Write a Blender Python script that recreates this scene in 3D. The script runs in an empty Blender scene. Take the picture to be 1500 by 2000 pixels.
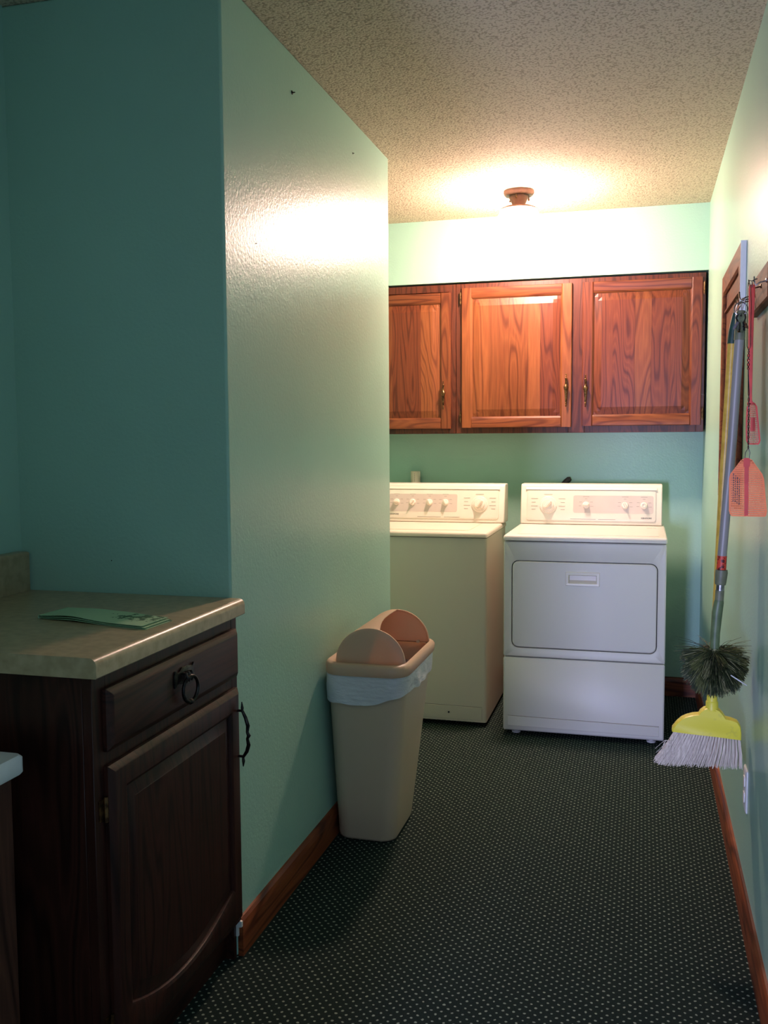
import bpy, bmesh, math, random
from mathutils import Vector, Matrix
random.seed(7)
S = bpy.context.scene
COL = S.collection
PI = math.pi

# ---------------------------------------------------------------- camera
F, PITCH, YAW, ROLL, HC = 1855.17, -4.4113, 15.2638, -0.3547, 1.3029
pi_, ya, ro = [math.radians(v) for v in (PITCH, YAW, ROLL)]
fw = Vector((-math.sin(ya)*math.cos(pi_), math.cos(ya)*math.cos(pi_), math.sin(pi_)))
rt = Vector((math.cos(ya), math.sin(ya), 0)); up = rt.cross(fw)
r2 = rt*math.cos(ro)+up*math.sin(ro); u2 = -rt*math.sin(ro)+up*math.cos(ro)
cd = bpy.data.cameras.new('camera'); cam = bpy.data.objects.new('camera', cd); COL.objects.link(cam)
cd.sensor_fit = 'VERTICAL'; cd.sensor_height = 24.0; cd.lens = F/2000*24.0; cd.clip_start = 0.02
M = Matrix((r2, u2, -fw)).transposed().to_4x4(); M.translation = Vector((0, 0, HC)); cam.matrix_world = M
S.camera = cam

# ---------------------------------------------------------------- world, light, exposure
LAMP = 430.0          # radiance of the glass shade of the ceiling lamp
DAY = 205.0           # watts of daylight through the rear window
w = bpy.data.worlds.new('world'); S.world = w; w.use_nodes = True
w.node_tree.nodes['Background'].inputs[0].default_value = (.55, .7, 1, 1)
w.node_tree.nodes['Background'].inputs[1].default_value = 0.3
ad = bpy.data.lights.new('window_daylight', 'AREA'); ad.shape = 'RECTANGLE'; ad.size = .36; ad.size_y = .80
ad.energy = DAY; ad.color = (.52, .56, 1.0)
al = bpy.data.objects.new('window_daylight', ad); COL.objects.link(al)
al.location = (-.95, -2.55, .95); al.rotation_euler = (PI/2, 0, 0)   # faces +y
S.view_settings.view_transform = 'Standard'; S.view_settings.look = 'None'
S.view_settings.exposure = 0.0; S.view_settings.gamma = 1.0; S.view_settings.use_curve_mapping = False

# ---------------------------------------------------------------- materials
def srgb(r, g, b):
    def c(v):
        v /= 255
        return v/12.92 if v <= .04045 else ((v+.055)/1.055)**2.4
    return (c(r), c(g), c(b), 1)

def new_mat(name, col, rough=.5, metal=0, spec=.5):
    m = bpy.data.materials.new(name); m.use_nodes = True
    b = m.node_tree.nodes['Principled BSDF']
    b.inputs['Base Color'].default_value = col; b.inputs['Roughness'].default_value = rough
    b.inputs['Metallic'].default_value = metal; b.inputs['Specular IOR Level'].default_value = spec
    return m

def N(m, t, **kw):
    n = m.node_tree.nodes.new(t)
    for k, v in kw.items(): setattr(n, k, v)
    return n
def L(m, a, b): m.node_tree.links.new(a, b)

def bump_noise(m, scale, strength, dist=.001, detail=3, coord='Object', stretch=None):
    tc = N(m, 'ShaderNodeTexCoord'); mp = N(m, 'ShaderNodeMapping')
    if stretch: mp.inputs['Scale'].default_value = stretch
    L(m, tc.outputs[coord], mp.inputs[0])
    nz = N(m, 'ShaderNodeTexNoise'); nz.inputs['Scale'].default_value = scale; nz.inputs['Detail'].default_value = detail
    L(m, mp.outputs[0], nz.inputs['Vector'])
    bp = N(m, 'ShaderNodeBump'); bp.inputs['Strength'].default_value = strength; bp.inputs['Distance'].default_value = dist
    L(m, nz.outputs[0], bp.inputs['Height']); L(m, bp.outputs[0], m.node_tree.nodes['Principled BSDF'].inputs['Normal'])
    return nz, bp

def tint_noise(m, c1, c2, scale, lo=.4, hi=.6, detail=4, stretch=None):
    tc = N(m, 'ShaderNodeTexCoord'); mp = N(m, 'ShaderNodeMapping')
    if stretch: mp.inputs['Scale'].default_value = stretch
    L(m, tc.outputs['Object'], mp.inputs[0])
    nz = N(m, 'ShaderNodeTexNoise'); nz.inputs['Scale'].default_value = scale; nz.inputs['Detail'].default_value = detail
    L(m, mp.outputs[0], nz.inputs['Vector'])
    cr = N(m, 'ShaderNodeValToRGB'); cr.color_ramp.elements[0].position = lo; cr.color_ramp.elements[1].position = hi
    cr.color_ramp.elements[0].color = c1; cr.color_ramp.elements[1].color = c2
    L(m, nz.outputs[0], cr.inputs[0]); L(m, cr.outputs[0], m.node_tree.nodes['Principled BSDF'].inputs['Base Color'])
    return cr

def wall_mat():
    m = new_mat('aqua_paint', srgb(161, 202, 183), .30, 0, .22)
    tint_noise(m, srgb(158, 199, 180), srgb(164, 205, 186), 1.3, .35, .65)
    nz, bp = bump_noise(m, 120, .35, .0022, 4)
    return m

def ceiling_mat():
    m = new_mat('popcorn_ceiling', srgb(212, 197, 172), .9, 0, .2)
    tc = N(m, 'ShaderNodeTexCoord')
    vo = N(m, 'ShaderNodeTexVoronoi'); vo.inputs['Scale'].default_value = 130
    nz = N(m, 'ShaderNodeTexNoise'); nz.inputs['Scale'].default_value = 130; nz.inputs['Detail'].default_value = 4
    L(m, tc.outputs['Object'], vo.inputs['Vector']); L(m, tc.outputs['Object'], nz.inputs['Vector'])
    mix = N(m, 'ShaderNodeMath', operation='SUBTRACT'); L(m, nz.outputs[0], mix.inputs[0])
    ml = N(m, 'ShaderNodeMath', operation='MULTIPLY'); ml.inputs[1].default_value = .55; L(m, vo.outputs['Distance'], ml.inputs[0]); L(m, ml.outputs[0], mix.inputs[1])
    bp = N(m, 'ShaderNodeBump'); bp.inputs['Strength'].default_value = .6; bp.inputs['Distance'].default_value = .0032
    L(m, mix.outputs[0], bp.inputs['Height']); L(m, bp.outputs[0], m.node_tree.nodes['Principled BSDF'].inputs['Normal'])
    cr = N(m, 'ShaderNodeValToRGB'); cr.color_ramp.elements[0].position = .08; cr.color_ramp.elements[1].position = .20
    cr.color_ramp.elements[0].color = srgb(174, 158, 134); cr.color_ramp.elements[1].color = srgb(212, 197, 172)
    L(m, mix.outputs[0], cr.inputs[0]); L(m, cr.outputs[0], m.node_tree.nodes['Principled BSDF'].inputs['Base Color'])
    return m

def carpet_mat():
    m = new_mat('dotted_carpet', srgb(30, 42, 40), .95, 0, .15)
    tc = N(m, 'ShaderNodeTexCoord')
    jn = N(m, 'ShaderNodeTexNoise'); jn.inputs['Scale'].default_value = 60; jn.inputs['Detail'].default_value = 2
    L(m, tc.outputs['Object'], jn.inputs['Vector'])
    sb = N(m, 'ShaderNodeVectorMath', operation='SUBTRACT'); sb.inputs[1].default_value = (.5, .5, .5); L(m, jn.outputs['Color'], sb.inputs[0])
    sc = N(m, 'ShaderNodeVectorMath', operation='SCALE'); sc.inputs['Scale'].default_value = .008; L(m, sb.outputs[0], sc.inputs[0])
    av = N(m, 'ShaderNodeVectorMath', operation='ADD'); L(m, tc.outputs['Object'], av.inputs[0]); L(m, sc.outputs[0], av.inputs[1])
    mp = N(m, 'ShaderNodeMapping'); mp.inputs['Scale'].default_value = (1/.0243, 1/.0269, 0); L(m, av.outputs[0], mp.inputs[0])
    ds = []
    for off in (0.0, 0.5):
        a = N(m, 'ShaderNodeVectorMath', operation='ADD'); a.inputs[1].default_value = (off, off, 0); L(m, mp.outputs[0], a.inputs[0])
        f = N(m, 'ShaderNodeVectorMath', operation='FRACTION'); L(m, a.outputs[0], f.inputs[0])
        s = N(m, 'ShaderNodeVectorMath', operation='SUBTRACT'); s.inputs[1].default_value = (.5, .5, 0); L(m, f.outputs[0], s.inputs[0])
        k = N(m, 'ShaderNodeVectorMath', operation='MULTIPLY'); k.inputs[1].default_value = (.0243, .0269, 0); L(m, s.outputs[0], k.inputs[0])
        ln = N(m, 'ShaderNodeVectorMath', operation='LENGTH'); L(m, k.outputs[0], ln.inputs[0]); ds.append(ln.outputs['Value'])
    mn = N(m, 'ShaderNodeMath', operation='MINIMUM'); L(m, ds[0], mn.inputs[0]); L(m, ds[1], mn.inputs[1])
    mr = N(m, 'ShaderNodeMapRange'); mr.inputs['From Min'].default_value = .0022; mr.inputs['From Max'].default_value = .0036
    mr.inputs['To Min'].default_value = 1; mr.inputs['To Max'].default_value = 0; L(m, mn.outputs[0], mr.inputs['Value'])
    n2 = N(m, 'ShaderNodeTexNoise'); n2.inputs['Scale'].default_value = 400; L(m, tc.outputs['Object'], n2.inputs['Vector'])
    base = N(m, 'ShaderNodeValToRGB'); base.color_ramp.elements[0].color = srgb(14, 27, 25); base.color_ramp.elements[1].color = srgb(34, 50, 46)
    base.color_ramp.elements[0].position = .3; base.color_ramp.elements[1].position = .75; L(m, n2.outputs[0], base.inputs[0])
    mx = N(m, 'ShaderNodeMix', data_type='RGBA'); L(m, mr.outputs[0], mx.inputs['Factor'])
    L(m, base.outputs[0], mx.inputs['A']); mx.inputs['B'].default_value = srgb(142, 156, 140)
    L(m, mx.outputs['Result'], m.node_tree.nodes['Principled BSDF'].inputs['Base Color'])
    bp = N(m, 'ShaderNodeBump'); bp.inputs['Strength'].default_value = .5; bp.inputs['Distance'].default_value = .002
    L(m, n2.outputs[0], bp.inputs['Height']); L(m, bp.outputs[0], m.node_tree.nodes['Principled BSDF'].inputs['Normal'])
    return m

def wood(name, light, mid, dark, rough=.40, axis='Z', off=(0, 0, 0), bands=9, spec=.35):
    """oak: contour lines of a stretched noise plus fine pores, grain along one axis"""
    m = new_mat(name, mid, rough, 0, spec)
    tc = N(m, 'ShaderNodeTexCoord'); mp = N(m, 'ShaderNodeMapping')
    sl, sx = .75, 7.0
    mp.inputs['Scale'].default_value = {'Z': (sx, sx, sl), 'X': (sl, sx, sx), 'Y': (sx, sl, sx)}[axis]
    mp.inputs['Location'].default_value = off
    L(m, tc.outputs['Object'], mp.inputs[0])
    nz = N(m, 'ShaderNodeTexNoise'); nz.inputs['Scale'].default_value = 1.3; nz.inputs['Detail'].default_value = 1.6; nz.inputs['Roughness'].default_value = .45
    L(m, mp.outputs[0], nz.inputs['Vector'])
    mu = N(m, 'ShaderNodeMath', operation='MULTIPLY'); mu.inputs[1].default_value = bands*11; L(m, nz.outputs[0], mu.inputs[0])
    sn = N(m, 'ShaderNodeMath', operation='SINE'); L(m, mu.outputs[0], sn.inputs[0])
    rg = N(m, 'ShaderNodeValToRGB')
    e = rg.color_ramp.elements; e[0].position = .0; e[0].color = mid; e[1].position = 1; e[1].color = dark
    x = e.new(.25); x.color = light; x = e.new(.80); x.color = mid
    mr = N(m, 'ShaderNodeMapRange'); mr.inputs['From Min'].default_value = -1; L(m, sn.outputs[0], mr.inputs['Value']); L(m, mr.outputs[0], rg.inputs[0])
    mp2 = N(m, 'ShaderNodeMapping'); mp2.inputs['Scale'].default_value = {'Z': (300, 300, 9), 'X': (9, 300, 300), 'Y': (300, 9, 300)}[axis]
    L(m, tc.outputs['Object'], mp2.inputs[0])
    n2 = N(m, 'ShaderNodeTexNoise'); n2.inputs['Scale'].default_value = 1; n2.inputs['Detail'].default_value = 3; L(m, mp2.outputs[0], n2.inputs['Vector'])
    r3 = N(m, 'ShaderNodeMapRange'); r3.inputs['From Min'].default_value = .35; r3.inputs['From Max'].default_value = .6; r3.inputs['To Min'].default_value = .80; L(m, n2.outputs[0], r3.inputs['Value'])
    vm = N(m, 'ShaderNodeVectorMath', operation='SCALE'); L(m, rg.outputs[0], vm.inputs[0]); L(m, r3.outputs[0], vm.inputs['Scale'])
    L(m, vm.outputs[0], m.node_tree.nodes['Principled BSDF'].inputs['Base Color'])
    bp = N(m, 'ShaderNodeBump'); bp.inputs['Strength'].default_value = .12; bp.inputs['Distance'].default_value = .001
    L(m, n2.outputs[0], bp.inputs['Height']); L(m, bp.outputs[0], m.node_tree.nodes['Principled BSDF'].inputs['Normal'])
    return m

WALL = wall_mat(); CEIL = ceiling_mat(); CARPET = carpet_mat()
OAK = [(srgb(122, 69, 38), srgb(112, 60, 33), srgb(88, 43, 24)), (srgb(136, 80, 44), srgb(126, 71, 38), srgb(102, 54, 29)),
       (srgb(112, 57, 32), srgb(101, 49, 28), srgb(78, 34, 19)), (srgb(122, 70, 38), srgb(112, 61, 33), srgb(88, 44, 23))]
OAKV = [wood('oak_vertical_%s' % 'abcdefgh'[i], *OAK[i % 4], axis='Z', off=(i*3.1, i*1.7, i*2.3), bands=[7, 4, 9, 5, 6, 8, 10, 4][i]) for i in range(8)]
OAKH = wood('oak_rail', *OAK[0], axis='X', off=(5, 2, 1), bands=7)
OAKF = wood('oak_face_frame', srgb(96, 50, 33), srgb(86, 43, 28), srgb(64, 31, 20), axis='Z', off=(1, 9, 4))
OAKY = wood('oak_along_hall', *OAK[0], axis='Y', off=(3, 3, 3), bands=6, rough=.6, spec=.12)
BASEW = wood('baseboard_wood', srgb(150, 80, 44), srgb(132, 66, 36), srgb(92, 44, 24), .38, 'Y', (2, 7, 1), 4)
BASEX = wood('baseboard_wood_cross', srgb(132, 76, 44), srgb(116, 64, 36), srgb(80, 42, 24), .42, 'X', (2, 7, 1), 4)
DKW = wood('dark_stained_wood', srgb(64, 32, 24), srgb(52, 26, 19), srgb(36, 17, 13), .38, 'Z', (4, 1, 8), 6, .3)
DKWY = wood('dark_stained_wood_rail', srgb(64, 32, 24), srgb(52, 26, 19), srgb(36, 17, 13), .38, 'Y', (4, 6, 8), 6, .3)
RACKW = wood('brown_rack_wood', srgb(118, 70, 44), srgb(104, 60, 38), srgb(76, 42, 26), .6, 'Y', (8, 1, 2), 4, .12)
ENAMEL = new_mat('white_enamel', srgb(222, 218, 208), .40, 0, .35); bump_noise(ENAMEL, 220, .05, .0006)
ENAMEL2 = new_mat('bisque_enamel', srgb(226, 216, 196), .40, 0, .35); bump_noise(ENAMEL2, 220, .05, .0006)
CONSOLE = new_mat('console_plastic', srgb(232, 224, 208), .35); tint_noise(CONSOLE, srgb(230, 222, 206), srgb(234, 227, 212), 6)
PANELG = new_mat('console_grey_print', srgb(208, 196, 186), .4); tint_noise(PANELG, srgb(206, 194, 184), srgb(210, 199, 189), 8)
KNOB = new_mat('knob_plastic', srgb(238, 230, 216), .3); tint_noise(KNOB, srgb(236, 228, 214), srgb(241, 233, 219), 30)
INKG = new_mat('grey_ink', srgb(150, 140, 130), .6); tint_noise(INKG, srgb(146, 136, 126), srgb(156, 146, 136), 60)
INKD = new_mat('dark_ink', srgb(35, 32, 32), .5); tint_noise(INKD, srgb(30, 28, 28), srgb(42, 38, 38), 60)
BLACK = new_mat('black_gap', srgb(22, 20, 20), .8); tint_noise(BLACK, srgb(20, 18, 18), srgb(28, 26, 26), 20)
BRONZE = new_mat('antique_bronze', srgb(96, 70, 46), .32, .9); tint_noise(BRONZE, srgb(70, 50, 34), srgb(130, 98, 64), 90)
IRON = new_mat('dark_iron', srgb(40, 38, 38), .3, .85); tint_noise(IRON, srgb(30, 28, 28), srgb(60, 56, 54), 80)
STEEL = new_mat('steel', srgb(150, 148, 150), .3, .9); tint_noise(STEEL, srgb(130, 128, 130), srgb(170, 168, 170), 60)
BIN = new_mat('beige_bin_plastic', srgb(214, 190, 162), .42); bump_noise(BIN, 300, .15, .0006)
BINL = new_mat('beige_lid_plastic', srgb(222, 200, 172), .38); bump_noise(BINL, 300, .12, .0006)
_t = N(BINL, 'ShaderNodeBsdfTranslucent'); _t.inputs['Color'].default_value = (.85, .42, .16, 1)
_m = N(BINL, 'ShaderNodeMixShader'); _m.inputs[0].default_value = .30
L(BINL, BINL.node_tree.nodes['Principled BSDF'].outputs[0], _m.inputs[1]); L(BINL, _t.outputs[0], _m.inputs[2])
L(BINL, _m.outputs[0], BINL.node_tree.nodes['Material Output'].inputs['Surface'])
LINER = new_mat('white_liner_film', srgb(222, 222, 226), .42); bump_noise(LINER, 26, .6, .008, 4, stretch=(1, 1, 2.5))
LAM = new_mat('beige_laminate', srgb(178, 160, 124), .3, 0, .5); tint_noise(LAM, srgb(164, 146, 110), srgb(186, 168, 132), 46, .35, .65, 8)
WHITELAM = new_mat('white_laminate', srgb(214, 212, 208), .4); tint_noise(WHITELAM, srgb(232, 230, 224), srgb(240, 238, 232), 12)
YELLOW = new_mat('yellow_plastic', srgb(236, 222, 76), .4); tint_noise(YELLOW, srgb(206, 192, 84), srgb(240, 226, 74), 28, .28, .42)
YPOLE = new_mat('yellow_pole_paint', srgb(214, 176, 70), .4); tint_noise(YPOLE, srgb(200, 160, 62), srgb(222, 184, 76), 40)
GPOLE = new_mat('grey_aluminium_pole', srgb(146, 142, 134), .45, .1); tint_noise(GPOLE, srgb(138, 135, 128), srgb(154, 150, 142), 30, stretch=(1, 1, .1))
OLIVE = new_mat('olive_plastic', srgb(112, 116, 88), .5); tint_noise(OLIVE, srgb(104, 108, 82), srgb(120, 124, 96), 30)
GREENP = new_mat('green_plastic_socket', srgb(92, 110, 74), .45); tint_noise(GREENP, srgb(84, 102, 68), srgb(100, 118, 80), 30)
DKGREEN = new_mat('dark_green_grip', srgb(30, 66, 56), .5); tint_noise(DKGREEN, srgb(26, 60, 50), srgb(36, 74, 62), 30)
REDP = new_mat('red_plastic', srgb(204, 48, 26), .45); tint_noise(REDP, srgb(192, 42, 22), srgb(214, 54, 30), 20)
ORNG = new_mat('orange_red_mesh_plastic', srgb(244, 122, 52), .45); tint_noise(ORNG, srgb(240, 114, 46), srgb(248, 130, 58), 20)
REDL = new_mat('red_sticker', srgb(200, 60, 40), .5); tint_noise(REDL, srgb(90, 26, 24), srgb(214, 70, 46), 90, .42, .5)
BRIST = new_mat('white_bristle', srgb(226, 212, 206), .6); tint_noise(BRIST, srgb(200, 188, 168), srgb(232, 220, 200), 50, stretch=(6, 6, .3))
DUST = [new_mat('duster_bristle_dark', srgb(52, 62, 46), .7), new_mat('duster_bristle_mid', srgb(92, 96, 70), .7), new_mat('duster_bristle_pale', srgb(150, 148, 122), .7)]
for m_, a_, b_ in ((DUST[0], (38, 48, 22), (54, 66, 32)), (DUST[1], (78, 86, 42), (98, 104, 56)), (DUST[2], (122, 124, 84), (144, 144, 100))): tint_noise(m_, srgb(*a_), srgb(*b_), 60)
PVC = new_mat('pvc_pipe', srgb(226, 218, 196), .4); tint_noise(PVC, srgb(220, 210, 186), srgb(230, 222, 202), 30)
RUB = new_mat('black_rubber', srgb(36, 36, 36), .55); tint_noise(RUB, srgb(30, 30, 30), srgb(46, 46, 46), 60)
IVORY = new_mat('white_outlet_plastic', srgb(226, 226, 222), .35); tint_noise(IVORY, srgb(222, 222, 218), srgb(230, 230, 226), 30)
CANOPY = new_mat('beige_painted_metal', srgb(128, 92, 74), .5); tint_noise(CANOPY, srgb(122, 87, 70), srgb(134, 97, 78), 40)

def paper_mat():
    m = new_mat('pale_green_paper', srgb(168, 206, 164), .7)
    tc = N(m, 'ShaderNodeTexCoord')
    nz = N(m, 'ShaderNodeTexNoise'); nz.inputs['Scale'].default_value = 75; nz.inputs['Detail'].default_value = 3; L(m, tc.outputs['Object'], nz.inputs['Vector'])
    mp = N(m, 'ShaderNodeMapping'); mp.inputs['Location'].default_value = (-.075*14, -.005*22, 0); mp.inputs['Scale'].default_value = (14, 22, 0)
    L(m, tc.outputs['Object'], mp.inputs[0])
    ln = N(m, 'ShaderNodeVectorMath', operation='LENGTH'); L(m, mp.outputs[0], ln.inputs[0])
    ad_ = N(m, 'ShaderNodeMath', operation='ADD'); ad_.use_clamp = False; L(m, nz.outputs[0], ad_.inputs[0])
    ms = N(m, 'ShaderNodeMath', operation='MULTIPLY'); ms.inputs[1].default_value = -.35; L(m, ln.outputs['Value'], ms.inputs[0]); L(m, ms.outputs[0], ad_.inputs[1])
    cr = N(m, 'ShaderNodeValToRGB'); cr.color_ramp.elements[0].position = .30; cr.color_ramp.elements[1].position = .34
    cr.color_ramp.elements[0].color = srgb(168, 206, 164); cr.color_ramp.elements[1].color = srgb(58, 104, 70)
    L(m, ad_.outputs[0], cr.inputs[0]); L(m, cr.outputs[0], m.node_tree.nodes['Principled BSDF'].inputs['Base Color'])
    return m
PAPER = paper_mat()

def emit_mat():
    m = new_mat('lit_glass_shade', (1, .93, .8, 1), .3)
    b = m.node_tree.nodes['Principled BSDF']
    b.inputs['Emission Color'].default_value = (1.0, .66, .55, 1); b.inputs['Emission Strength'].default_value = LAMP
    return m
GLOW = emit_mat()

# ---------------------------------------------------------------- mesh helpers
class MB:
    def __init__(s): s.v = []; s.f = []; s.mi = []; s.m = 0
    def face(s, idx): s.f.append(tuple(idx)); s.mi.append(s.m)
    def box(s, x0, x1, y0, y1, z0, z1):
        b = len(s.v)
        s.v += [(x, y, z) for z in (z0, z1) for y in (y0, y1) for x in (x0, x1)]
        for q in ((0, 2, 3, 1), (4, 5, 7, 6), (0, 1, 5, 4), (2, 6, 7, 3), (0, 4, 6, 2), (1, 3, 7, 5)): s.face([b+i for i in q])
        return s
    def loft(s, loops, cap0=True, cap1=True, closed=True):
        b = len(s.v); n = len(loops[0])
        for lp in loops: s.v += [tuple(p) for p in lp]
        for k in range(len(loops)-1):
            for i in range(n if closed else n-1):
                j = (i+1) % n
                s.face((b+k*n+i, b+k*n+j, b+(k+1)*n+j, b+(k+1)*n+i))
        if cap0: s.face([b+i for i in range(n)][::-1])
        if cap1: s.face([b+(len(loops)-1)*n+i for i in range(n)])
        return s
    def ringloft(s, loops):       # torus-like: last joins first
        b = len(s.v); n = len(loops[0]); K = len(loops)
        for lp in loops: s.v += [tuple(p) for p in lp]
        for k in range(K):
            for i in range(n):
                j = (i+1) % n; k2 = (k+1) % K
                s.face((b+k*n+i, b+k*n+j, b+k2*n+j, b+k2*n+i))
        return s
    def tube(s, pts, r, n=10, cap=True):
        pts = [Vector(p) for p in pts]; rr = r if isinstance(r, (list, tuple)) else [r]*len(pts)
        loops = []; ref = None
        for i, p in enumerate(pts):
            t = (pts[min(i+1, len(pts)-1)]-pts[max(i-1, 0)]).normalized()
            if ref is None:
                ref = t.orthogonal().normalized()
            a = (ref-t*ref.dot(t)).normalized(); ref = a; c = t.cross(a)
            loops.append([p+(a*math.cos(q*2*PI/n)+c*math.sin(q*2*PI/n))*rr[i] for q in range(n)])
        return s.loft(loops, cap, cap)
    def lathe(s, prof, c, axis='Z', n=32, cap=True):   # prof: (radius, height)
        loops = []
        for r, h in prof:
            lp = []
            for q in range(n):
                a = q*2*PI/n; u, v_ = r*math.cos(a), r*math.sin(a)
                lp.append({'Z': (c[0]+u, c[1]+v_, c[2]+h), 'Y': (c[0]+u, c[1]+h, c[2]+v_), 'X': (c[0]+h, c[1]+u, c[2]+v_)}[axis])
            loops.append(lp)
        return s.loft(loops, cap, cap)
    def build(s, name, mats, parent=None, root=None, smooth=None, bevel=0, seg=2, **props):
        loc = root.location if root else Vector((0, 0, 0))
        me = bpy.data.meshes.new(name)
        me.from_pydata([(v[0]-loc[0], v[1]-loc[1], v[2]-loc[2]) for v in s.v], [], s.f); me.update()
        bm = bmesh.new(); bm.from_mesh(me); bmesh.ops.recalc_face_normals(bm, faces=bm.faces); bm.to_mesh(me); bm.free()
        mats = mats if isinstance(mats, (list, tuple)) else [mats]
        for m in mats: me.materials.append(m)
        if len(mats) > 1:
            for p, i in zip(me.polygons, s.mi): p.material_index = i
        if smooth is not None: me.shade_smooth() if smooth is True else set_smooth(me, smooth)
        o = bpy.data.objects.new(name, me); COL.objects.link(o)
        if parent: o.parent = parent
        if bevel:
            md = o.modifiers.new('bevel', 'BEVEL'); md.width = bevel; md.segments = seg; md.limit_method = 'ANGLE'; md.angle_limit = math.radians(40)
            set_smooth(me, 50)
        for k, v in props.items(): o[k] = v
        return o

def set_smooth(me, deg):
    bm = bmesh.new(); bm.from_mesh(me)
    for f in bm.faces: f.smooth = True
    for e in bm.edges:
        if len(e.link_faces) == 2 and e.calc_face_angle(0) > math.radians(deg): e.smooth = False
    bm.to_mesh(me); bm.free()

def thing(name, label, cat, loc=(0, 0, 0), group=None):
    o = bpy.data.objects.new(name, None); COL.objects.link(o); o.location = loc; o.empty_display_size = .05
    o['label'] = label; o['category'] = cat
    if group: o['group'] = group
    return o
def tag(o, label, cat, group=None):
    o['label'] = label; o['category'] = cat
    if group: o['group'] = group
    return o
def struct(name, mb, m, **kw): return mb.build(name, m, kind='structure', **kw)

def rr(a0, a1, b0, b1, r, n=5):
    """rounded rectangle loop in the (a,b) plane"""
    pts = []
    for ca, cb, s in ((a1-r, b1-r, 0), (a0+r, b1-r, 1), (a0+r, b0+r, 2), (a1-r, b0+r, 3)):
        for k in range(n+1):
            t = (s+k/n)*PI/2; pts.append((ca+r*math.cos(t), cb+r*math.sin(t)))
    return pts
def XZ(lp, y): return [(a, y, b) for a, b in lp]
def YZ(lp, x): return [(x, a, b) for a, b in lp]
def XY(lp, z): return [(a, b, z) for a, b in lp]

def text_mesh(body, size, mat, name, parent, root, loc, rot, ext=.0003):
    cu = bpy.data.curves.new('t', 'FONT'); cu.body = body; cu.size = size; cu.extrude = ext; cu.align_x = 'CENTER'; cu.align_y = 'CENTER'
    to = bpy.data.objects.new('t', cu); COL.objects.link(to)
    dg = bpy.context.evaluated_depsgraph_get(); dg.update()
    me = bpy.data.meshes.new_from_object(to.evaluated_get(dg)); bpy.data.objects.remove(to)
    me.name = name; me.materials.clear(); me.materials.append(mat)
    o = bpy.data.objects.new(name, me); COL.objects.link(o); o.parent = parent
    o.location = Vector(loc)-root.location; o.rotation_euler = rot
    return o

# ---------------------------------------------------------------- the setting
XL, XR, Y1, Y2, YB, ZC, XA = -.971, .283, 2.128, 3.652, 4.93, 2.387, -1.562
YS, ZS = 4.742, 2.079      # soffit face and underside
struct('floor', MB().box(-3.6, XR+.1, -2.7, YB+.1, -.05, 0), CARPET)
struct('ceiling', MB().box(-3.6, XR+.1, -2.7, YB+.1, ZC, ZC+.08), CEIL)
struct('wall_left', MB().box(-1.9, XL, Y1, Y2, 0, ZC), WALL, bevel=.006, seg=3)
struct('wall_back', MB().box(-1.9, XR+.1, YB, YB+.1, 0, ZC), WALL)
struct('wall_soffit', MB().box(-1.9, XR+.1, YS, YB, ZS, ZC), WALL)
struct('wall_right', MB().box(XR, XR+.1, -2.7, YB, 0, ZC), WALL)
struct('wall_alcove', MB().box(-1.9, XA, .45, Y1, 0, ZC), WALL)
struct('wall_laundry_left', MB().box(-1.9, -1.62, Y2, YB, 0, ZC), WALL)
struct('wall_daylight_blocker', MB().box(-3.6, -.70, .45, .60, 0, ZC), WALL)  # unseen partition, added to keep daylight off the alcove wall
NEUT = new_mat('tan_paint', srgb(96, 86, 78), .8); tint_noise(NEUT, srgb(94, 84, 76), srgb(99, 89, 81), 2)
struct('wall_rear', MB().box(-3.6, XR, -2.7, -2.62, 0, ZC), NEUT)
struct('wall_rear_left', MB().box(-3.6, -3.5, -2.62, .45, 0, ZC), NEUT)
wf = MB()
for a in ((-1.19, -1.13, .50, 1.40), (-.77, -.71, .50, 1.40)): wf.box(a[0], a[1], -2.62, -2.58, a[2], a[3])
wf.box(-1.13, -.77, -2.62, -2.58, .50, .55); wf.box(-1.13, -.77, -2.62, -2.58, 1.35, 1.40)
struct('window_1', wf, WHITELAM)

def baseboard(name, prof_pts, path0, path1, m, label=None):
    mb = MB(); mb.loft([[ (p[0]+path0[0], path0[1], p[1]) for p in prof_pts], [(p[0]+path1[0], path1[1], p[1]) for p in prof_pts]])
    return struct(name, mb, m, smooth=None)
prof = [(0, 0), (.014, 0), (.014, .07), (.011, .086), (.006, .095), (0, .096)]
baseboard('baseboard_left', prof, (XL, Y1+.004), (XL, Y2+.0), BASEW)
baseboard('baseboard_right', [(-a, b) for a, b in prof], (XR, -2.6), (XR, YB-.014), BASEW)
mb = MB(); profb = [(0, 0), (-.014, 0), (-.014, .075), (-.009, .092), (0, .096)]
mb.loft([[(-1.62, YB+p[0], p[1]) for p in profb], [(XR-.014, YB+p[0], p[1]) for p in profb]]); struct('baseboard_back', mb, BASEX)
# pale unpainted sliver on the end of the baseboard at the wall corner
tp = [(-.004, .055), (.004, .055), (.004, .078), (.014, .080), (.014, .094), (-.004, .099)]
mb = MB(); mb.loft([[(XL+a, Y1-.004, b) for a, b in tp], [(XL+a, Y1+.003, b) for a, b in tp]])
struct('trim_1', mb, WHITELAM)

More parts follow.
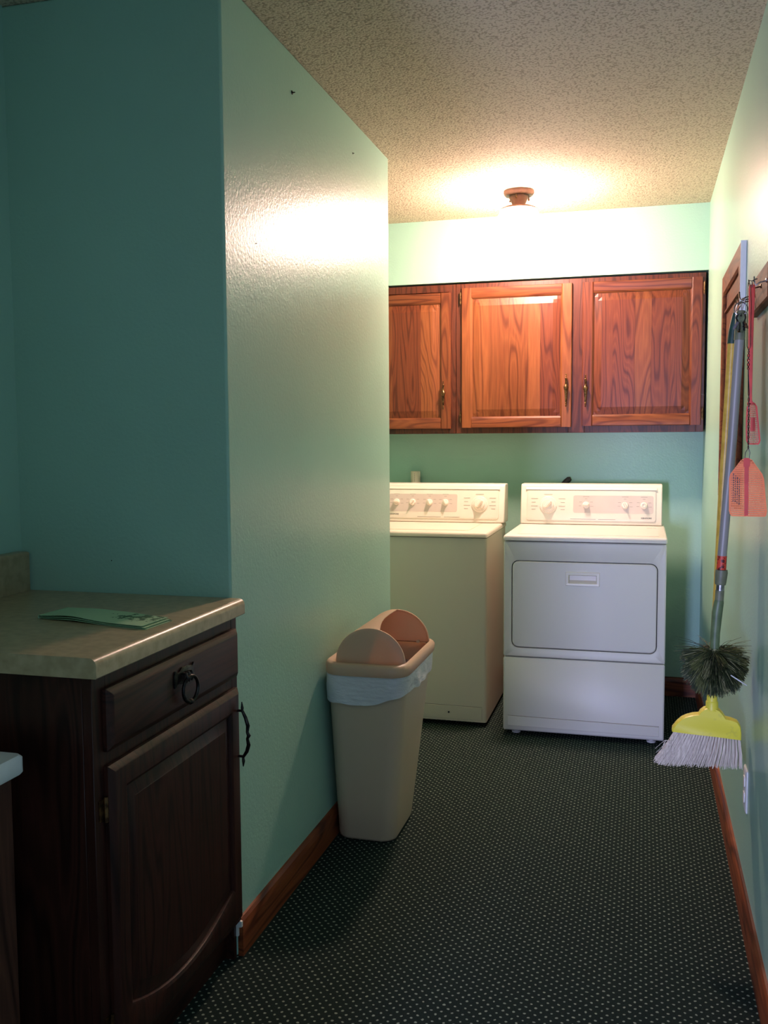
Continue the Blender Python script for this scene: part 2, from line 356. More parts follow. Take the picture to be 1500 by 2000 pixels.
# ---------------------------------------------------------------- upper cabinets
UF, UD = 4.748, 4.732      # face-frame plane, door front plane
def up_handle(door, root, x, z0, z1, flip=1):
    zc = z0+(z1-z0)*.57; y = UD
    mb = MB()
    h = z1-z0
    pr_ = [(.0008, 0), (.0022, .01), (.0032, .04), (.0022, .06), (.0022, .09), (.0055, .12), (.003, .14), (.0042, .18), (.0058, .34), (.0075, .48), (.0105, .545), (.0118, .58), (.0105, .62), (.006, .66),
           (.0044, .70), (.0042, .80), (.0044, .83), (.0065, .855), (.003, .88), (.0022, .90), (.0042, .925), (.0022, .95), (.0034, .975), (.0008, 1)]
    mb.lathe([(r, t*h) for r, t in pr_], (x, y-.017, z0), 'Z', 14)
    mb.tube([(x, y-.017, z0+.17*h), (x, y+.001, z0+.17*h)], .003, 8)
    mb.tube([(x, y-.017, z0+.85*h), (x, y+.001, z0+.85*h)], .003, 8)
    return mb.build('handle', BRONZE, door, root, smooth=50, label='antique bronze bail pull with a swelling middle and finial tips')
def up_hinge(par, root, x, z, side):
    mb = MB(); mb.tube([(x, UD+.004, z-.026), (x, UD+.004, z+.026)], .0042, 8)
    mb.tube([(x, UD+.004, z-.031), (x, UD+.004, z-.027)], .0028, 8); mb.tube([(x, UD+.004, z+.027), (x, UD+.004, z+.031)], .0028, 8)
    mb.box(min(x, x-side*.018), max(x, x-side*.018), UD+.012, UD+.0158, z-.024, z+.024)
    mb.build('hinge', BRONZE, par, root, smooth=50, label='dark bronze hinge barrel')

def oak_door(root, x0, x1, z0, z1, hx, hz, hinge_side, mats, label):
    fw_ = .055; D = UD
    mb = MB(); e = .003
    # stiles (vertical grain) and rails (horizontal grain), inner edge moulded
    for (a0, a1) in ((x0, x0+fw_), (x1-fw_, x1)):
        mb.m = 0; o = 1 if a0 == x0 else -1
        outer = a0 if o == 1 else a1; inner = a1 if o == 1 else a0
        prof_ = [(outer, D+.016), (outer, D+.004), (outer+o*e, D), (inner-o*.010, D), (inner-o*.005, D+.003), (inner, D+.008), (inner, D+.016)]
        mb.loft([[(px, py, z0+(0)) for px, py in prof_], [(px, py, z1) for px, py in prof_]])
    for (c0, c1, o) in ((z0, z0+fw_, 1), (z1-fw_, z1, -1)):
        mb.m = 1
        outer = c0 if o == 1 else c1; inner = c1 if o == 1 else c0
        prof_ = [(outer, D+.016), (outer, D+.004), (outer+o*e, D+.0002), (inner-o*.010, D+.0002), (inner-o*.005, D+.003), (inner, D+.008), (inner, D+.016)]
        mb.loft([[(x0+fw_-.004, py, pz) for pz, py in prof_], [(x1-fw_+.004, py, pz) for pz, py in prof_]])
    door = mb.build('door', [mats[0], OAKH], root, root, smooth=30, label=label)
    # raised panel glued up of boards
    px0, px1, pz0, pz1 = x0+fw_-.001, x1-fw_+.001, z0+fw_-.001, z1-fw_+.001
    bw = .036
    def dep(x, z):
        d = min(x-px0, px1-x, z-pz0, pz1-z)
        if d <= .0: return D+.0095
        if d < bw: return D+.0095-(.0065*d/bw)
        return D+.0025
    nb = 5; cuts = [px0+(px1-px0)*t for t in (0, .2+random.uniform(-.03, .03), .44+random.uniform(-.03, .03), .63+random.uniform(-.03, .03), .80+random.uniform(-.03, .03), 1)]
    for i in range(nb):
        a, b = cuts[i]+(.0003 if i else 0), cuts[i+1]-(.0003 if i < nb-1 else 0)
        xs = sorted(set([a, b]+[x for x in (px0+bw, px0+bw+.0012, px1-bw-.0012, px1-bw) if a < x < b]))
        zs = [pz0, pz0+bw, pz0+bw+.0012, pz1-bw-.0012, pz1-bw, pz1]
        if i == 0: zs = sorted(set(zs+[pz0+bw*.5, pz1-bw*.5])); xs = sorted(set(xs+[px0+bw*.5]))
        if i == nb-1: zs = sorted(set(zs+[pz0+bw*.5, pz1-bw*.5])); xs = sorted(set(xs+[px1-bw*.5]))
        mb = MB(); nx, nz = len(xs), len(zs)
        for z in zs:
            for x in xs: mb.v.append((x, dep(x, z), z))
        for r_ in range(nz-1):
            for c_ in range(nx-1):
                q = [r_*nx+c_, r_*nx+c_+1, (r_+1)*nx+c_+1, (r_+1)*nx+c_]
                h = [mb.v[k][1] for k in q]
                if abs(h[0]-h[2]) > abs(h[1]-h[3]): mb.face((q[0], q[1], q[3])); mb.face((q[1], q[2], q[3]))
                else: mb.face((q[0], q[1], q[2])); mb.face((q[0], q[2], q[3]))
        # back
        k = len(mb.v); mb.v += [(a, D+.015, pz0), (b, D+.015, pz0), (b, D+.015, pz1), (a, D+.015, pz1)]; mb.face((k, k+3, k+2, k+1))
        mb.build('board', mats[1+i % (len(mats)-1)], door, root)
    up_handle(door, root, hx, *hz)
    hxx = x0-.006 if hinge_side < 0 else x1+.006
    for z in (z1-.05, z0+.055): up_hinge(door, root, hxx, z, hinge_side)
    return door

def upper_case(root, x0, x1, z0, z1, stiles):
    mb = MB(); t = .016
    mb.box(x0, x1, UF+.02, YB-.002, z0+.012, z0+.012+t); mb.box(x0, x1, UF+.02, YB-.002, z1-t, z1)
    mb.box(x0, x0+t, UF+.02, YB-.002, z0, z1); mb.box(x1-t, x1, UF+.02, YB-.002, z0, z1); mb.box(x0, x1, YB-.008, YB-.003, z0, z1)
    mb.build('case', OAKF, root, root)
    mb = MB()
    for a, b in stiles: mb.box(a, b, UF, UF+.0195, z0, z1)
    for i in range(len(stiles)-1):
        mb.box(stiles[i][1], stiles[i+1][0], UF+.0004, UF+.0195, z0, z0+.036); mb.box(stiles[i][1], stiles[i+1][0], UF+.0004, UF+.0195, z1-.036, z1)
    mb.build('face_frame', OAKF, root, root, bevel=.0012, seg=1)

Z0, Z1 = 1.327, 2.070
cb = thing('wall_cabinet', 'two-door oak wall cabinet hung above the dryer, filling the right corner', 'cabinet', (-.32, 4.83, Z0))
upper_case(cb, -.914, .272, Z0, Z1, [(-.914, -.876), (-.357, -.279), (.238, .272)])
oak_door(cb, -.885, -.342, 1.355, 2.047, -.367, (1.452, 1.613), -1, [OAKV[1], OAKV[1], OAKV[7], OAKV[3], OAKV[1], OAKV[2]], 'brightly lit orange oak raised-panel door')
oak_door(cb, -.292, .259, 1.359, 2.048, -.2745, (1.450, 1.606), 1, [OAKV[2], OAKV[2], OAKV[6], OAKV[4], OAKV[2], OAKV[6]], 'redder oak raised-panel door in the corner')
wire = MB(); wire.tube([(.262+.012*math.cos(a), UD+.010-.004*math.sin(a), 1.497+.006*math.sin(a*1.0)) for a in [k*PI/8 for k in range(9)]], .0008, 5); wire.build('wire', STEEL, cb, cb)
ca = thing('wall_cabinet', 'single-door end of an oak wall cabinet above the washer, cut off by the hall wall', 'cabinet', (-1.25, 4.83, Z0))
upper_case(ca, -1.617, -.916, Z0, Z1, [(-1.617, -1.48), (-.952, -.916)])
oak_door(ca, -1.49, -.941, 1.352, 2.029, -.9745, (1.448, 1.589), -1, [OAKV[0], OAKV[5], OAKV[4], OAKV[6], OAKV[2], OAKV[5]], 'oak raised-panel door with wavy cathedral grain')

# ---------------------------------------------------------------- ceiling lamp
LX, LY = -.545, 4.285
lamp = thing('ceiling_lamp', 'small flush ceiling lamp glowing white in the laundry nook', 'lamp', (LX, LY, ZC))
mb = MB(); mb.lathe([(.030, 0), (.0655, -.001), (.067, -.010), (.064, -.018), (.058, -.0235), (.038, -.024)], (LX, LY, ZC), n=40); mb.build('canopy', CANOPY, lamp, lamp, smooth=35)
mb = MB(); mb.lathe([(.043, -.024), (.042, -.032), (.036, -.044), (.029, -.058), (.028, -.066)], (LX, LY, ZC), n=32); mb.build('neck', CANOPY, lamp, lamp, smooth=40)
for a in (2.6, .55, 4.6):
    mb = MB(); cx, cy = LX+.048*math.cos(a), LY+.048*math.sin(a)
    mb.lathe([(.003, 0), (.003, -.010), (.0048, -.011), (.0045, -.016), (.001, -.018)], (cx, cy, ZC-.0235), n=10); mb.build('screw', BRONZE, lamp, lamp, smooth=40)
mb = MB(); mb.lathe([(.020, -.064), (.045, -.067), (.066, -.072), (.080, -.079), (.0815, -.084), (.078, -.084), (.062, -.077), (.042, -.073), (.020, -.070)], (LX, LY, ZC), n=40)
mb.build('shade_rim', CANOPY, lamp, lamp, smooth=45)
mb = MB(); mb.lathe([(.030, -.077), (.060, -.0815), (.080, -.090), (.090, -.106), (.082, -.134), (.062, -.154), (.030, -.162), (.004, -.165)], (LX, LY, ZC), n=40)
mb.build('glass_shade', GLOW, lamp, lamp, smooth=60, label='glowing white glass bowl')

# ---------------------------------------------------------------- washer and dryer
def appliance_console(root, x0, x1, yf, zb, zt, knobs, plate, logo, dial, marks, endmat):
    """leaning control console; front face from (yf,zb) to (yf+.035,zt)"""
    lean = .035; y0, y1_ = yf, yf+lean; yb_ = 4.772
    def P(x, z, d=0.0):          # a point on the leaning face, d towards the viewer
        t = (z-zb)/(zt-zb); nrm = Vector((0, -(zt-zb), lean)).normalized()
        return Vector((x, y0+lean*t, z))+nrm*d
    mb = MB()
    lo = [(y0, zb), (y0+lean*.93, zt-.012), (y1_+.004, zt-.002), (y1_+.012, zt), (yb_-.01, zt), (yb_, zt-.008), (yb_, zb)]
    ins = .008
    mb.loft([[(x0-.004+ins*0, y, z) for y, z in lo]] + [[(x0+.003, y-.002*(k < 2), z+.0005) for k, (y, z) in enumerate(lo)]] + [[(x1-.003, y-.002*(k < 2), z+.0005) for k, (y, z) in enumerate(lo)]] + [[(x1+.004, y, z) for y, z in lo]])
    con = mb.build('console', CONSOLE, root, root, bevel=.004, seg=2)
    # recessed-looking shadow ledge under the top edge and moulded face plate
    mb = MB(); a0, a1 = x0+.024, x1-.024
    lp = rr(a0, a1, zb+.016, zt-.030, .012); 
    mb.loft([[P(a, b, .000) for a, b in lp], [P(a, b, .0052) for a, b in rr(a0+.001, a1-.001, zb+.017, zt-.031, .012)], [P(a, b, .0062) for a, b in rr(a0+.004, a1-.004, zb+.020, zt-.034, .010)]], False, True)
    mb.build('face_plate', CONSOLE, con, root, smooth=25)
    mb = MB(); mb.loft([[P(a0-.004, zt-.028, .001), P(a1+.004, zt-.028, .001), P(a1+.004, zt-.028, .0085), P(a0-.004, zt-.028, .0085)], [P(a0-.004, zt-.016, .001), P(a1+.004, zt-.016, .001), P(a1+.004, zt-.0145, .0025), P(a0-.004, zt-.0145, .0025)]])
    mb.build('ledge', CONSOLE, con, root, bevel=.001)
    mb = MB(); lp = rr(plate[0], plate[1], plate[2], plate[3], .009)
    mb.loft([[P(a, b, .006) for a, b in lp], [P(a, b, .0067) for a, b in lp]], False, True); mb.build('grey_panel', PANELG, con, root)
    # printed scale marks: flat print, joined
    mb = MB()
    for (mx, mz, wd) in marks: mb.loft([[P(mx-wd/2, mz-.0008, .0068), P(mx+wd/2, mz-.0008, .0068), P(mx+wd/2, mz+.0008, .0068), P(mx-wd/2, mz+.0008, .0068)], [P(mx-wd/2, mz-.0008, .0071), P(mx+wd/2, mz-.0008, .0071), P(mx+wd/2, mz+.0008, .0071), P(mx-wd/2, mz+.0008, .0071)]])
    mb.build('printed_marks', INKG, con, root, kind='stuff')
    ang = math.atan2(lean, zt-zb)
    def disc(mb, x, z, prof_, n=28, z_scale=1):
        c = P(x, z, .0062); nrm = Vector((0, -(zt-zb), lean)).normalized(); ux = Vector((1, 0, 0)); uz = nrm.cross(ux)*-1
        mb.loft([[c+ux*r*math.cos(q*2*PI/n)+uz*r*math.sin(q*2*PI/n)+nrm*h for q in range(n)] for r, h in prof_])
        return c, nrm, ux, uz
    def grip(mb, c, nrm, ux, uz, ln, wd, h0, h1, a):
        d = ux*math.cos(a)+uz*math.sin(a); e_ = ux*-math.sin(a)+uz*math.cos(a)
        def lp(s1, s2, h):
            pts = []
            for q in range(16):
                t = q*2*PI/16; pts.append(c+nrm*h+d*(math.copysign(abs(math.cos(t))**.7, math.cos(t))*ln*s1)+e_*(math.copysign(abs(math.sin(t))**.7, math.sin(t))*wd*s2))
            return pts
        mb.loft([lp(1, 1.25, h0), lp(1, 1.0, (h0+h1)/2), lp(.95, .75, h1-.002), lp(.85, .5, h1)])
    for (kx, kz, R_, a, kind) in knobs:
        mb = MB(); c = disc(mb, kx, kz, [(R_, 0), (R_, .003), (R_*.86, .008), (R_*.78, .0095)])
        if kind == 'bar': grip(mb, *c, R_*.85, R_*.30, .006, .026, a)
        else: disc(mb, kx, kz, [(R_*.6, .009), (R_*.6, .018), (R_*.5, .020), (R_*.42, .0195), (R_*.40, .017)])
        mb.build('knob', KNOB, con, root, smooth=40)
    kx, kz, R_, a = dial
    mb = MB(); c = disc(mb, kx, kz, [(R_*1.0, 0), (R_*.99, .004), (R_*.93, .006), (R_*.66, .007)], 40)
    tick = mb.build('dial_skirt', PANELG if False else KNOB, con, root, smooth=40)
    mb = MB(); c = disc(mb, kx, kz, [(R_*.66, .006), (R_*.66, .014), (R_*.60, .0175), (R_*.50, .018)], 32); grip(mb, *c, R_*.56, R_*.19, .016, .036, a)
    mb.build('dial_knob', KNOB, con, root, smooth=40)
    mb = MB()
    for q in range(28):
        t = q*2*PI/28; nrm = c[1]; p = c[0]+nrm*.0048+(c[2]*math.cos(t)+c[3]*math.sin(t))*R_*.86; d = (c[2]*math.cos(t)+c[3]*math.sin(t)); e_ = c[2]*-math.sin(t)+c[3]*math.cos(t)
        ln = .0022; wd = .0004
        mb.loft([[p-d*ln-e_*wd, p+d*ln-e_*wd, p+d*ln+e_*wd, p-d*ln+e_*wd], [p-d*ln-e_*wd+nrm*.0016, p+d*ln-e_*wd+nrm*.0016, p+d*ln+e_*wd+nrm*.0016, p-d*ln+e_*wd+nrm*.0016]])
    mb.build('dial_marks', INKG, con, root, kind='stuff')
    text_mesh('KENMORE', .0105, INKD, 'brand_lettering', con, root, P(logo[0], logo[1], .0066), (PI/2-ang, 0, 0))
    return con, P

def marks_for(knobs, dial, x0, x1, zb):
    r = random.Random(3); out = []
    for (kx, kz, R_, a, kind) in knobs:
        out += [(kx, kz+.040, .03), (kx, kz+.030, .012), (kx-.026, kz+.014, .013), (kx+.026, kz+.014, .013), (kx-.028, kz-.004, .012), (kx+.028, kz-.006, .014)]
    kx, kz, R_, a = dial
    for s in (-1, 1):
        for k, dz in enumerate((.030, .012, -.006, -.022)): out.append((kx+s*(R_+.024+.004*(k % 2)), kz+dz, .02+.012*((k+s) % 2)))
    out += [(kx, kz+R_+.008, .04), (x0+(x1-x0)*.45, zb+.025, .12), (x0+(x1-x0)*.62, zb+.025, .08)]
    return out

def lid_top(root, x0, x1, y0, y1_, zb, zt, m, inner=True):
    mb = MB()
    mb.loft([XY(rr(x0, x1, y0, y1_, .012), zb), XY(rr(x0, x1, y0, y1_, .012), zt-.010), XY(rr(x0+.003, x1-.003, y0+.003, y1_-.003, .011), zt-.003), XY(rr(x0+.009, x1-.009, y0+.010, y1_-.006, .010), zt)])
    return mb.build('top_panel', m, root, root, smooth=50)

# dryer
DX0, DX1, DY = -.578, .100, 4.087
dr = thing('dryer', 'white front-loading clothes dryer with a square drop door, in the right corner', 'dryer', ((DX0+DX1)/2, 4.4, 0))
mb = MB(); mb.box(DX0, DX1, DY+.026, 4.772, .018, .858)
mb.build('body', ENAMEL, dr, dr, bevel=.004)
FZ0, FZ1 = .3525, .857
dx0, dx1, dz0, dz1 = -.540, .063, .396, .772
mb = MB(); yf = DY
g = .0035
fo = lambda i: rr(DX0+i, DX1-i, FZ0+.001+i, FZ1-i, .004+.004)
hi = lambda e: rr(dx0-g-e, dx1+g+e, dz0-g-e, dz1+g+e, .030)
mb.ringloft([XZ(fo(0), yf+.024), XZ(fo(0), yf+.005), XZ(fo(.0045), yf), XZ(hi(.003), yf), XZ(hi(0), yf+.002), XZ(hi(0), yf+.024)])
mb.build('upper_front_panel', ENAMEL, dr, dr, smooth=40)
mb = MB(); mb.loft([XZ(hi(.002), yf+.0235), XZ(hi(.002), yf+.0255)]); mb.build('gap_shade', RUB, dr, dr)  # black sheet stands in for the deep shade inside the door gap
# lower panel with kick crease
mb = MB(); lp = lambda i: rr(DX0+i, DX1-i, .024+i, .3495-i, .008)
mb.loft([XZ(lp(0), yf+.024), XZ(lp(0), yf+.005), XZ(lp(.0045), yf)]); low = mb.build('lower_front_panel', ENAMEL, dr, dr, smooth=40)
mb = MB(); mb.loft([[(DX0+.02, yf+.001, .088), (DX1-.02, yf+.001, .083), (DX1-.02, yf-.0035, .0835), (DX0+.02, yf-.0035, .0885)], [(DX0+.02, yf+.001, .044), (DX1-.02, yf+.001, .040), (DX1-.02, yf-.002, .042), (DX0+.02, yf-.002, .046)]])
mb.build('kick_panel', ENAMEL, low, dr, bevel=.001)
mb = MB(); mb.loft([[(DX0+.02, yf-.0001, .0885), (DX1-.02, yf-.0001, .0838), (DX1-.02, yf-.0001, .0862), (DX0+.02, yf-.0001, .0909)], [(DX0+.02, yf-.0008, .0885), (DX1-.02, yf-.0008, .0838), (DX1-.02, yf-.0008, .0862), (DX0+.02, yf-.0008, .0909)]]); mb.build('crease_shade', INKG, low, dr)  # real fold; its shadow line is drawn as a thin grey strip
# door with recessed handle
hx0, hx1, hz0, hz1 = -.299, -.184, .684, .716
mb = MB()
mb.ringloft([XZ(rr(dx0, dx1, dz0, dz1, .027), yf+.022), XZ(rr(dx0, dx1, dz0, dz1, .027), yf+.003), XZ(rr(dx0+.004, dx1-.004, dz0+.004, dz1-.004, .024), yf-.001),
             XZ(rr(hx0-.010, hx1+.010, hz0-.008, hz1+.011, .003), yf-.001), XZ(rr(hx0-.010, hx1+.010, hz0-.008, hz1+.011, .003), yf+.022)])
door = mb.build('door', ENAMEL, dr, dr, smooth=35)
mb = MB()
mb.loft([XZ(rr(hx0-.014, hx1+.014, hz0-.012, hz1+.016, .004), yf-.0015), XZ(rr(hx0-.012, hx1+.012, hz0-.010, hz1+.014, .004), yf-.005), XZ(rr(hx0-.002, hx1+.002, hz0-.002, hz1+.003, .003), yf-.0045), XZ(rr(hx0, hx1, hz0, hz1, .002), yf+.002), XZ(rr(hx0+.002, hx1-.002, hz0+.010, hz1-.001, .002), yf+.019)], False, True)
mb.build('handle', CONSOLE, door, dr, smooth=30, label='recessed cream finger pull with a raised rim')
lid_top(dr, DX0-.002, DX1+.003, DY-.006, 4.770, .862, .8845, ENAMEL)
mb = MB(); mb.loft([XY(rr(DX0+.05, DX1-.03, DY+.06, 4.60, .02), .8843), XY(rr(DX0+.05, DX1-.03, DY+.06, 4.60, .02), .8855), XY(rr(DX0+.053, DX1-.033, DY+.063, 4.597, .02), .8862)], False, True)
top_r = mb.build('raised_work_surface', ENAMEL, dr, dr, smooth=30)
mb = MB()
mb.box(.02, .045, 4.50, 4.507, .8863, .8866); mb.box(.048, .062, 4.50, 4.506, .8863, .8866)
mb.build('printed_label', INKG, dr, dr)
kn = [(-.262, .978, .0165, 0.05, 'bar'), (-.080, .978, .0165, 1.05, 'bar'), (.007, .978, .0165, 0, 'push')]
dl = (-.442, .977, .042, 2.35)
appliance_console(dr, -.571, .086, 4.635, .886, 1.078, kn, (-.322, .050, .941, 1.024), (.018, .919), dl, marks_for(kn, dl, -.571, .086, .886), None)
for x in (DX0+.05, DX1-.05):
    for y in (DY+.06, 4.70):
        mb = MB(); mb.lathe([(.019, 0), (.020, .006), (.012, .008), (.012, .022)], (x, y, .0), n=16); mb.build('foot', IVORY, dr, dr, smooth=40)

# washer
WX0, WX1, WY = -1.352, -.666, 4.169
wa = thing('washing_machine', 'white top-loading washing machine with a four-knob console, left of the dryer', 'washing machine', ((WX0+WX1)/2, 4.45, 0))
mb = MB(); mb.loft([XY(rr(WX0, WX1, WY+.0, 4.772, .012), .022), XY(rr(WX0, WX1, WY+.0, 4.772, .012), .858)]); mb.build('body', ENAMEL2, wa, wa, smooth=40)
mb = MB(); mb.loft([[(WX0+.02, WY+.002, .095), (WX1-.02, WY+.002, .090), (WX1-.02, WY-.004, .0905), (WX0+.02, WY-.004, .0955)], [(WX0+.02, WY+.002, .03), (WX1-.02, WY+.002, .03), (WX1-.02, WY-.0015, .032), (WX0+.02, WY-.0015, .032)]])
kk = mb.build('kick_panel', ENAMEL2, wa, wa, bevel=.001)
mb = MB(); mb.loft([[(WX0+.02, WY-.0001, .0955), (WX1-.02, WY-.0001, .0905), (WX1-.02, WY-.0001, .0928), (WX0+.02, WY-.0001, .0978)], [(WX0+.02, WY-.0008, .0955), (WX1-.02, WY-.0008, .0905), (WX1-.02, WY-.0008, .0928), (WX0+.02, WY-.0008, .0978)]]); mb.build('crease_shade', INKG, kk, wa)  # grey strip painted in for the shadow along the kick fold
mb = MB(); mb.lathe([(.004, 0), (.0045, -.003), (.001, -.005)], (-.837, WY-.0025, .062), 'Y', 10); mb.build('screw_hole', INKD, kk, wa, label='small black screw hole')
lid_top(wa, WX0-.003, WX1+.004, WY-.012, 4.770, .862, .8845, ENAMEL2)
mb = MB(); mb.loft([XY(rr(WX0+.07, WX1-.09, WY+.055, 4.585, .02), .8843), XY(rr(WX0+.072, WX1-.092, WY+.057, 4.583, .02), .8885), XY(rr(WX0+.078, WX1-.098, WY+.063, 4.577, .02), .8900)], False, True)
mb.build('lid', ENAMEL2, wa, wa, smooth=40, label='hinged loading lid in the top panel')
kn = [(-1.201, .983, .0165, .05, 'bar'), (-1.118, .983, .0165, 2.2, 'bar'), (-1.031, .983, .0165, 1.05, 'bar'), (-.950, .983, .0165, 1.05, 'bar')]
dl = (-.777, .976, .040, 2.3)
appliance_console(wa, -1.336, -.658, 4.635, .886, 1.076, kn, (-1.24, -.890, .936, 1.024), (-1.212, .922), dl, marks_for(kn, dl, -1.336, -.658, .886), None)
for x in (WX0+.05, WX1-.04):
    for y in (WY+.05, 4.70):
        mb = MB(); mb.lathe([(.019, 0), (.020, .006), (.012, .008), (.012, .026)], (x, y, 0), n=16); mb.build('foot', RUB, wa, wa, smooth=40)

# pipe and hose behind the machines
pp = thing('drain_pipe', 'short open cream plastic standpipe poking up behind the washer console', 'pipe', (-1.165, 4.90, 0))
mb = MB(); c0, c1 = Vector((-1.155, 4.900, 0)), Vector((-1.1625, 4.900, 1.130))
mb.ringloft([[(c[0]+r*math.cos(q*PI/12), c[1]+r*math.sin(q*PI/12), c[2]) for q in range(24)] for c, r in ((c0, .0255), (c1, .0255), (c1, .0215), (c0, .0215))])
mb.build('pipe', PVC, pp, pp, smooth=40)
mb = MB()
for k in range(5):
    z = 1.078+k*.009; mb.box(-1.162-.0012, -1.162+.0012, 4.8735, 4.8750, z, z+.005)
mb.build('printed_marks', INKG, pp, pp)
hs = thing('power_plug', 'black-tipped grey cord end sticking up behind the dryer console', 'plug', (-.41, 4.86, 1.0))
mb = MB(); mb.tube([(-.47, 4.90, .93), (-.435, 4.90, 1.00), (-.408, 4.90, 1.042), (-.385, 4.90, 1.070)], [.011, .012, .012, .0125], 12); mb.build('cord', STEEL, hs, hs, smooth=40)
mb = MB(); mb.tube([(-.392, 4.90, 1.062), (-.378, 4.90, 1.078), (-.362, 4.90, 1.092), (-.353, 4.90, 1.096)], [.0135, .015, .0145, .009], 12); mb.build('plug_head', RUB, hs, hs, smooth=50)

# ---------------------------------------------------------------- base cabinet, counter, leaflet
CX, CY0, CY1 = -.958, 1.490, Y1-.003
bc = thing('base_cabinet', 'dark brown base cabinet with one drawer over one door under the beige counter', 'cabinet', (-1.25, 1.8, 0))
mb = MB(); mb.box(XA+.003, CX-.020, CY0, CY0+.018, .10, .872); mb.box(XA+.003, CX-.020, CY1-.018, CY1, .10, .872)
mb.box(XA+.003, CX-.020, CY0+.018, CY1-.018, .10, .118); mb.box(XA+.003, XA+.01, CY0+.018, CY1-.018, .118, .872)
mb.build('case', DKW, bc, bc, bevel=.001, seg=1)
mb = MB(); mb.box(XA+.01, CX-.040, CY0+.002, CY1, 0.0, .10); mb.build('toe_kick', DKWY, bc, bc)
mb = MB(); mb.box(CX-.039, XL-.0015, CY1-.014, CY1, 0, .0995); mb.build('end_block', DKWY, bc, bc)
mb = MB()
mb.box(CX-.0195, CX, CY0, CY0+.045, .10, .875); mb.box(CX-.0195, CX, CY1-.030, CY1, .10, .875)
for a, b in ((.10, .135), (.695, .74), (.845, .875)): mb.box(CX-.0195, CX-.0004, CY0+.045, CY1-.030, a, b)
mb.build('face_frame', DKW, bc, bc, bevel=.001, seg=1)
DF = CX+.018
y0, y1_ = 1.522, 2.105
mb = MB(); o = lambda i, r=.002: rr(y0+i, y1_-i, .727+i, .846-i, r)
mb.loft([YZ(o(0), CX+.001), YZ(o(0), DF-.009), YZ(o(.004), DF-.006), YZ(o(.011), DF-.001), YZ(o(.014), DF)])
drw = mb.build('drawer', DKWY, bc, bc, smooth=20)
# ring pull with scrolled back plate
yy, zz = 1.812, .800
mb = MB()
top = [(-.046, .012), (-.042, .020), (-.034, .014), (-.022, .016), (-.012, .022), (0, .021), (.012, .022), (.022, .018), (.034, .017), (.042, .022), (.046, .016)]
bot = [(.046, -.016), (.040, -.012), (.030, -.009), (.016, -.012), (0, -.016), (-.016, -.012), (-.030, -.009), (-.040, -.012), (-.046, -.016)]
lp = [(yy+a, zz+b) for a, b in top+bot]
mb.loft([YZ(lp, DF+.0005), YZ(lp, DF+.003), YZ([(yy+(a-yy)*.93, zz+(b-zz)*.9) for a, b in lp], DF+.0042)])
mb.build('back_plate', IRON, drw, bc, smooth=30)
mb = MB()
for s in (-.012, 0, .012): mb.tube([(DF+.004, yy+s, zz+.008), (DF+.012, yy+s, zz+.010), (DF+.016, yy+s, zz), (DF+.012, yy+s, zz-.010)], .0028, 8)
rc = Vector((DF+.016, yy, zz-.026))
mb.tube([rc+Vector((.004*math.sin(t), .026*math.sin(t), .028*math.cos(t))) for t in [k*2*PI/28 for k in range(29)]], [.0032+.0012*abs(math.sin(k*PI/28)) for k in range(29)], 8)
mb.lathe([(.002, -.008), (.0055, -.005), (.0062, 0), (.0055, .005), (.002, .008)], (rc[0], rc[1], rc[2]-.028), 'Y', 10)
mb.build('handle', IRON, drw, bc, smooth=50, label='dark iron ring pull')
# door with an arched lower rail
dz0_, dz1_ = .118, .700
def dloop(i, arc=0.0, x=0.0, flat=False):
    a0, a1, b0, b1 = y0+i, y1_-i, dz0_+i, dz1_-i; pts = []
    n = 20
    for k in range(n+1):
        t = k/n; y = a0+(a1-a0)*t; pts.append((x, y, b0-arc*(1-(2*t-1)**2) if not flat else b0))
    pts += [(x, a1, b0+(b1-b0)*.5), (x, a1, b1), (x, a0+(a1-a0)*.5, b1), (x, a0, b1), (x, a0, b0+(b1-b0)*.5)]
    return pts
def ploop(i, x):         # opening: side inset .055, arched bottom
    s = .055+i; a0, a1, b1 = y0+s, y1_-s, dz1_-s; pts = []; n = 20
    for k in range(n+1):
        t = k/n; y = a0+(a1-a0)*t; pts.append((x, y, .212+i-.050*(1-(2*t-1)**2)))
    pts += [(x, a1, .45), (x, a1, b1), (x, (a0+a1)/2, b1), (x, a0, b1), (x, a0, .45)]
    return pts
mb = MB()
mb.ringloft([dloop(0, 0, CX+.001), dloop(0, 0, DF-.009), dloop(.004, 0, DF-.006), dloop(.011, 0, DF-.001), dloop(.014, 0, DF), ploop(-.006, DF), ploop(0, DF-.003), ploop(.002, DF-.009), ploop(.002, CX+.001)])
bd = mb.build('door', DKW, bc, bc, smooth=25)
mb = MB(); mb.loft([ploop(.002, CX+.002), ploop(.002, DF-.010), ploop(.028, DF-.004), ploop(.030, DF-.003)]); mb.build('panel', DKW, bd, bc, smooth=20)
hy = 2.086
mb = MB()
mb.tube([(DF+.011, hy, .700-.030), (DF+.012, hy, .655), (DF+.012, hy, .650)], [.0012, .004, .003], 8)
mb.tube([(DF-.001, hy, .648), (DF+.012, hy, .648)], .0034, 8)
mb.tube([(DF+.011, hy, .650), (DF+.020, hy, .632), (DF+.026, hy, .612), (DF+.024, hy, .596), (DF+.028, hy, .588), (DF+.024, hy, .580), (DF+.027, hy, .565), (DF+.022, hy, .548), (DF+.012, hy, .533)], [.0035, .0045, .005, .0036, .0052, .0036, .005, .0045, .0035], 10)
mb.tube([(DF-.001, hy, .535), (DF+.012, hy, .535)], .0034, 8)
mb.tube([(DF+.012, hy, .533), (DF+.013, hy, .524), (DF+.012, hy, .510)], [.003, .0042, .0012], 8)
mb.build('handle', IRON, bd, bc, smooth=50, label='dark iron bow pull')
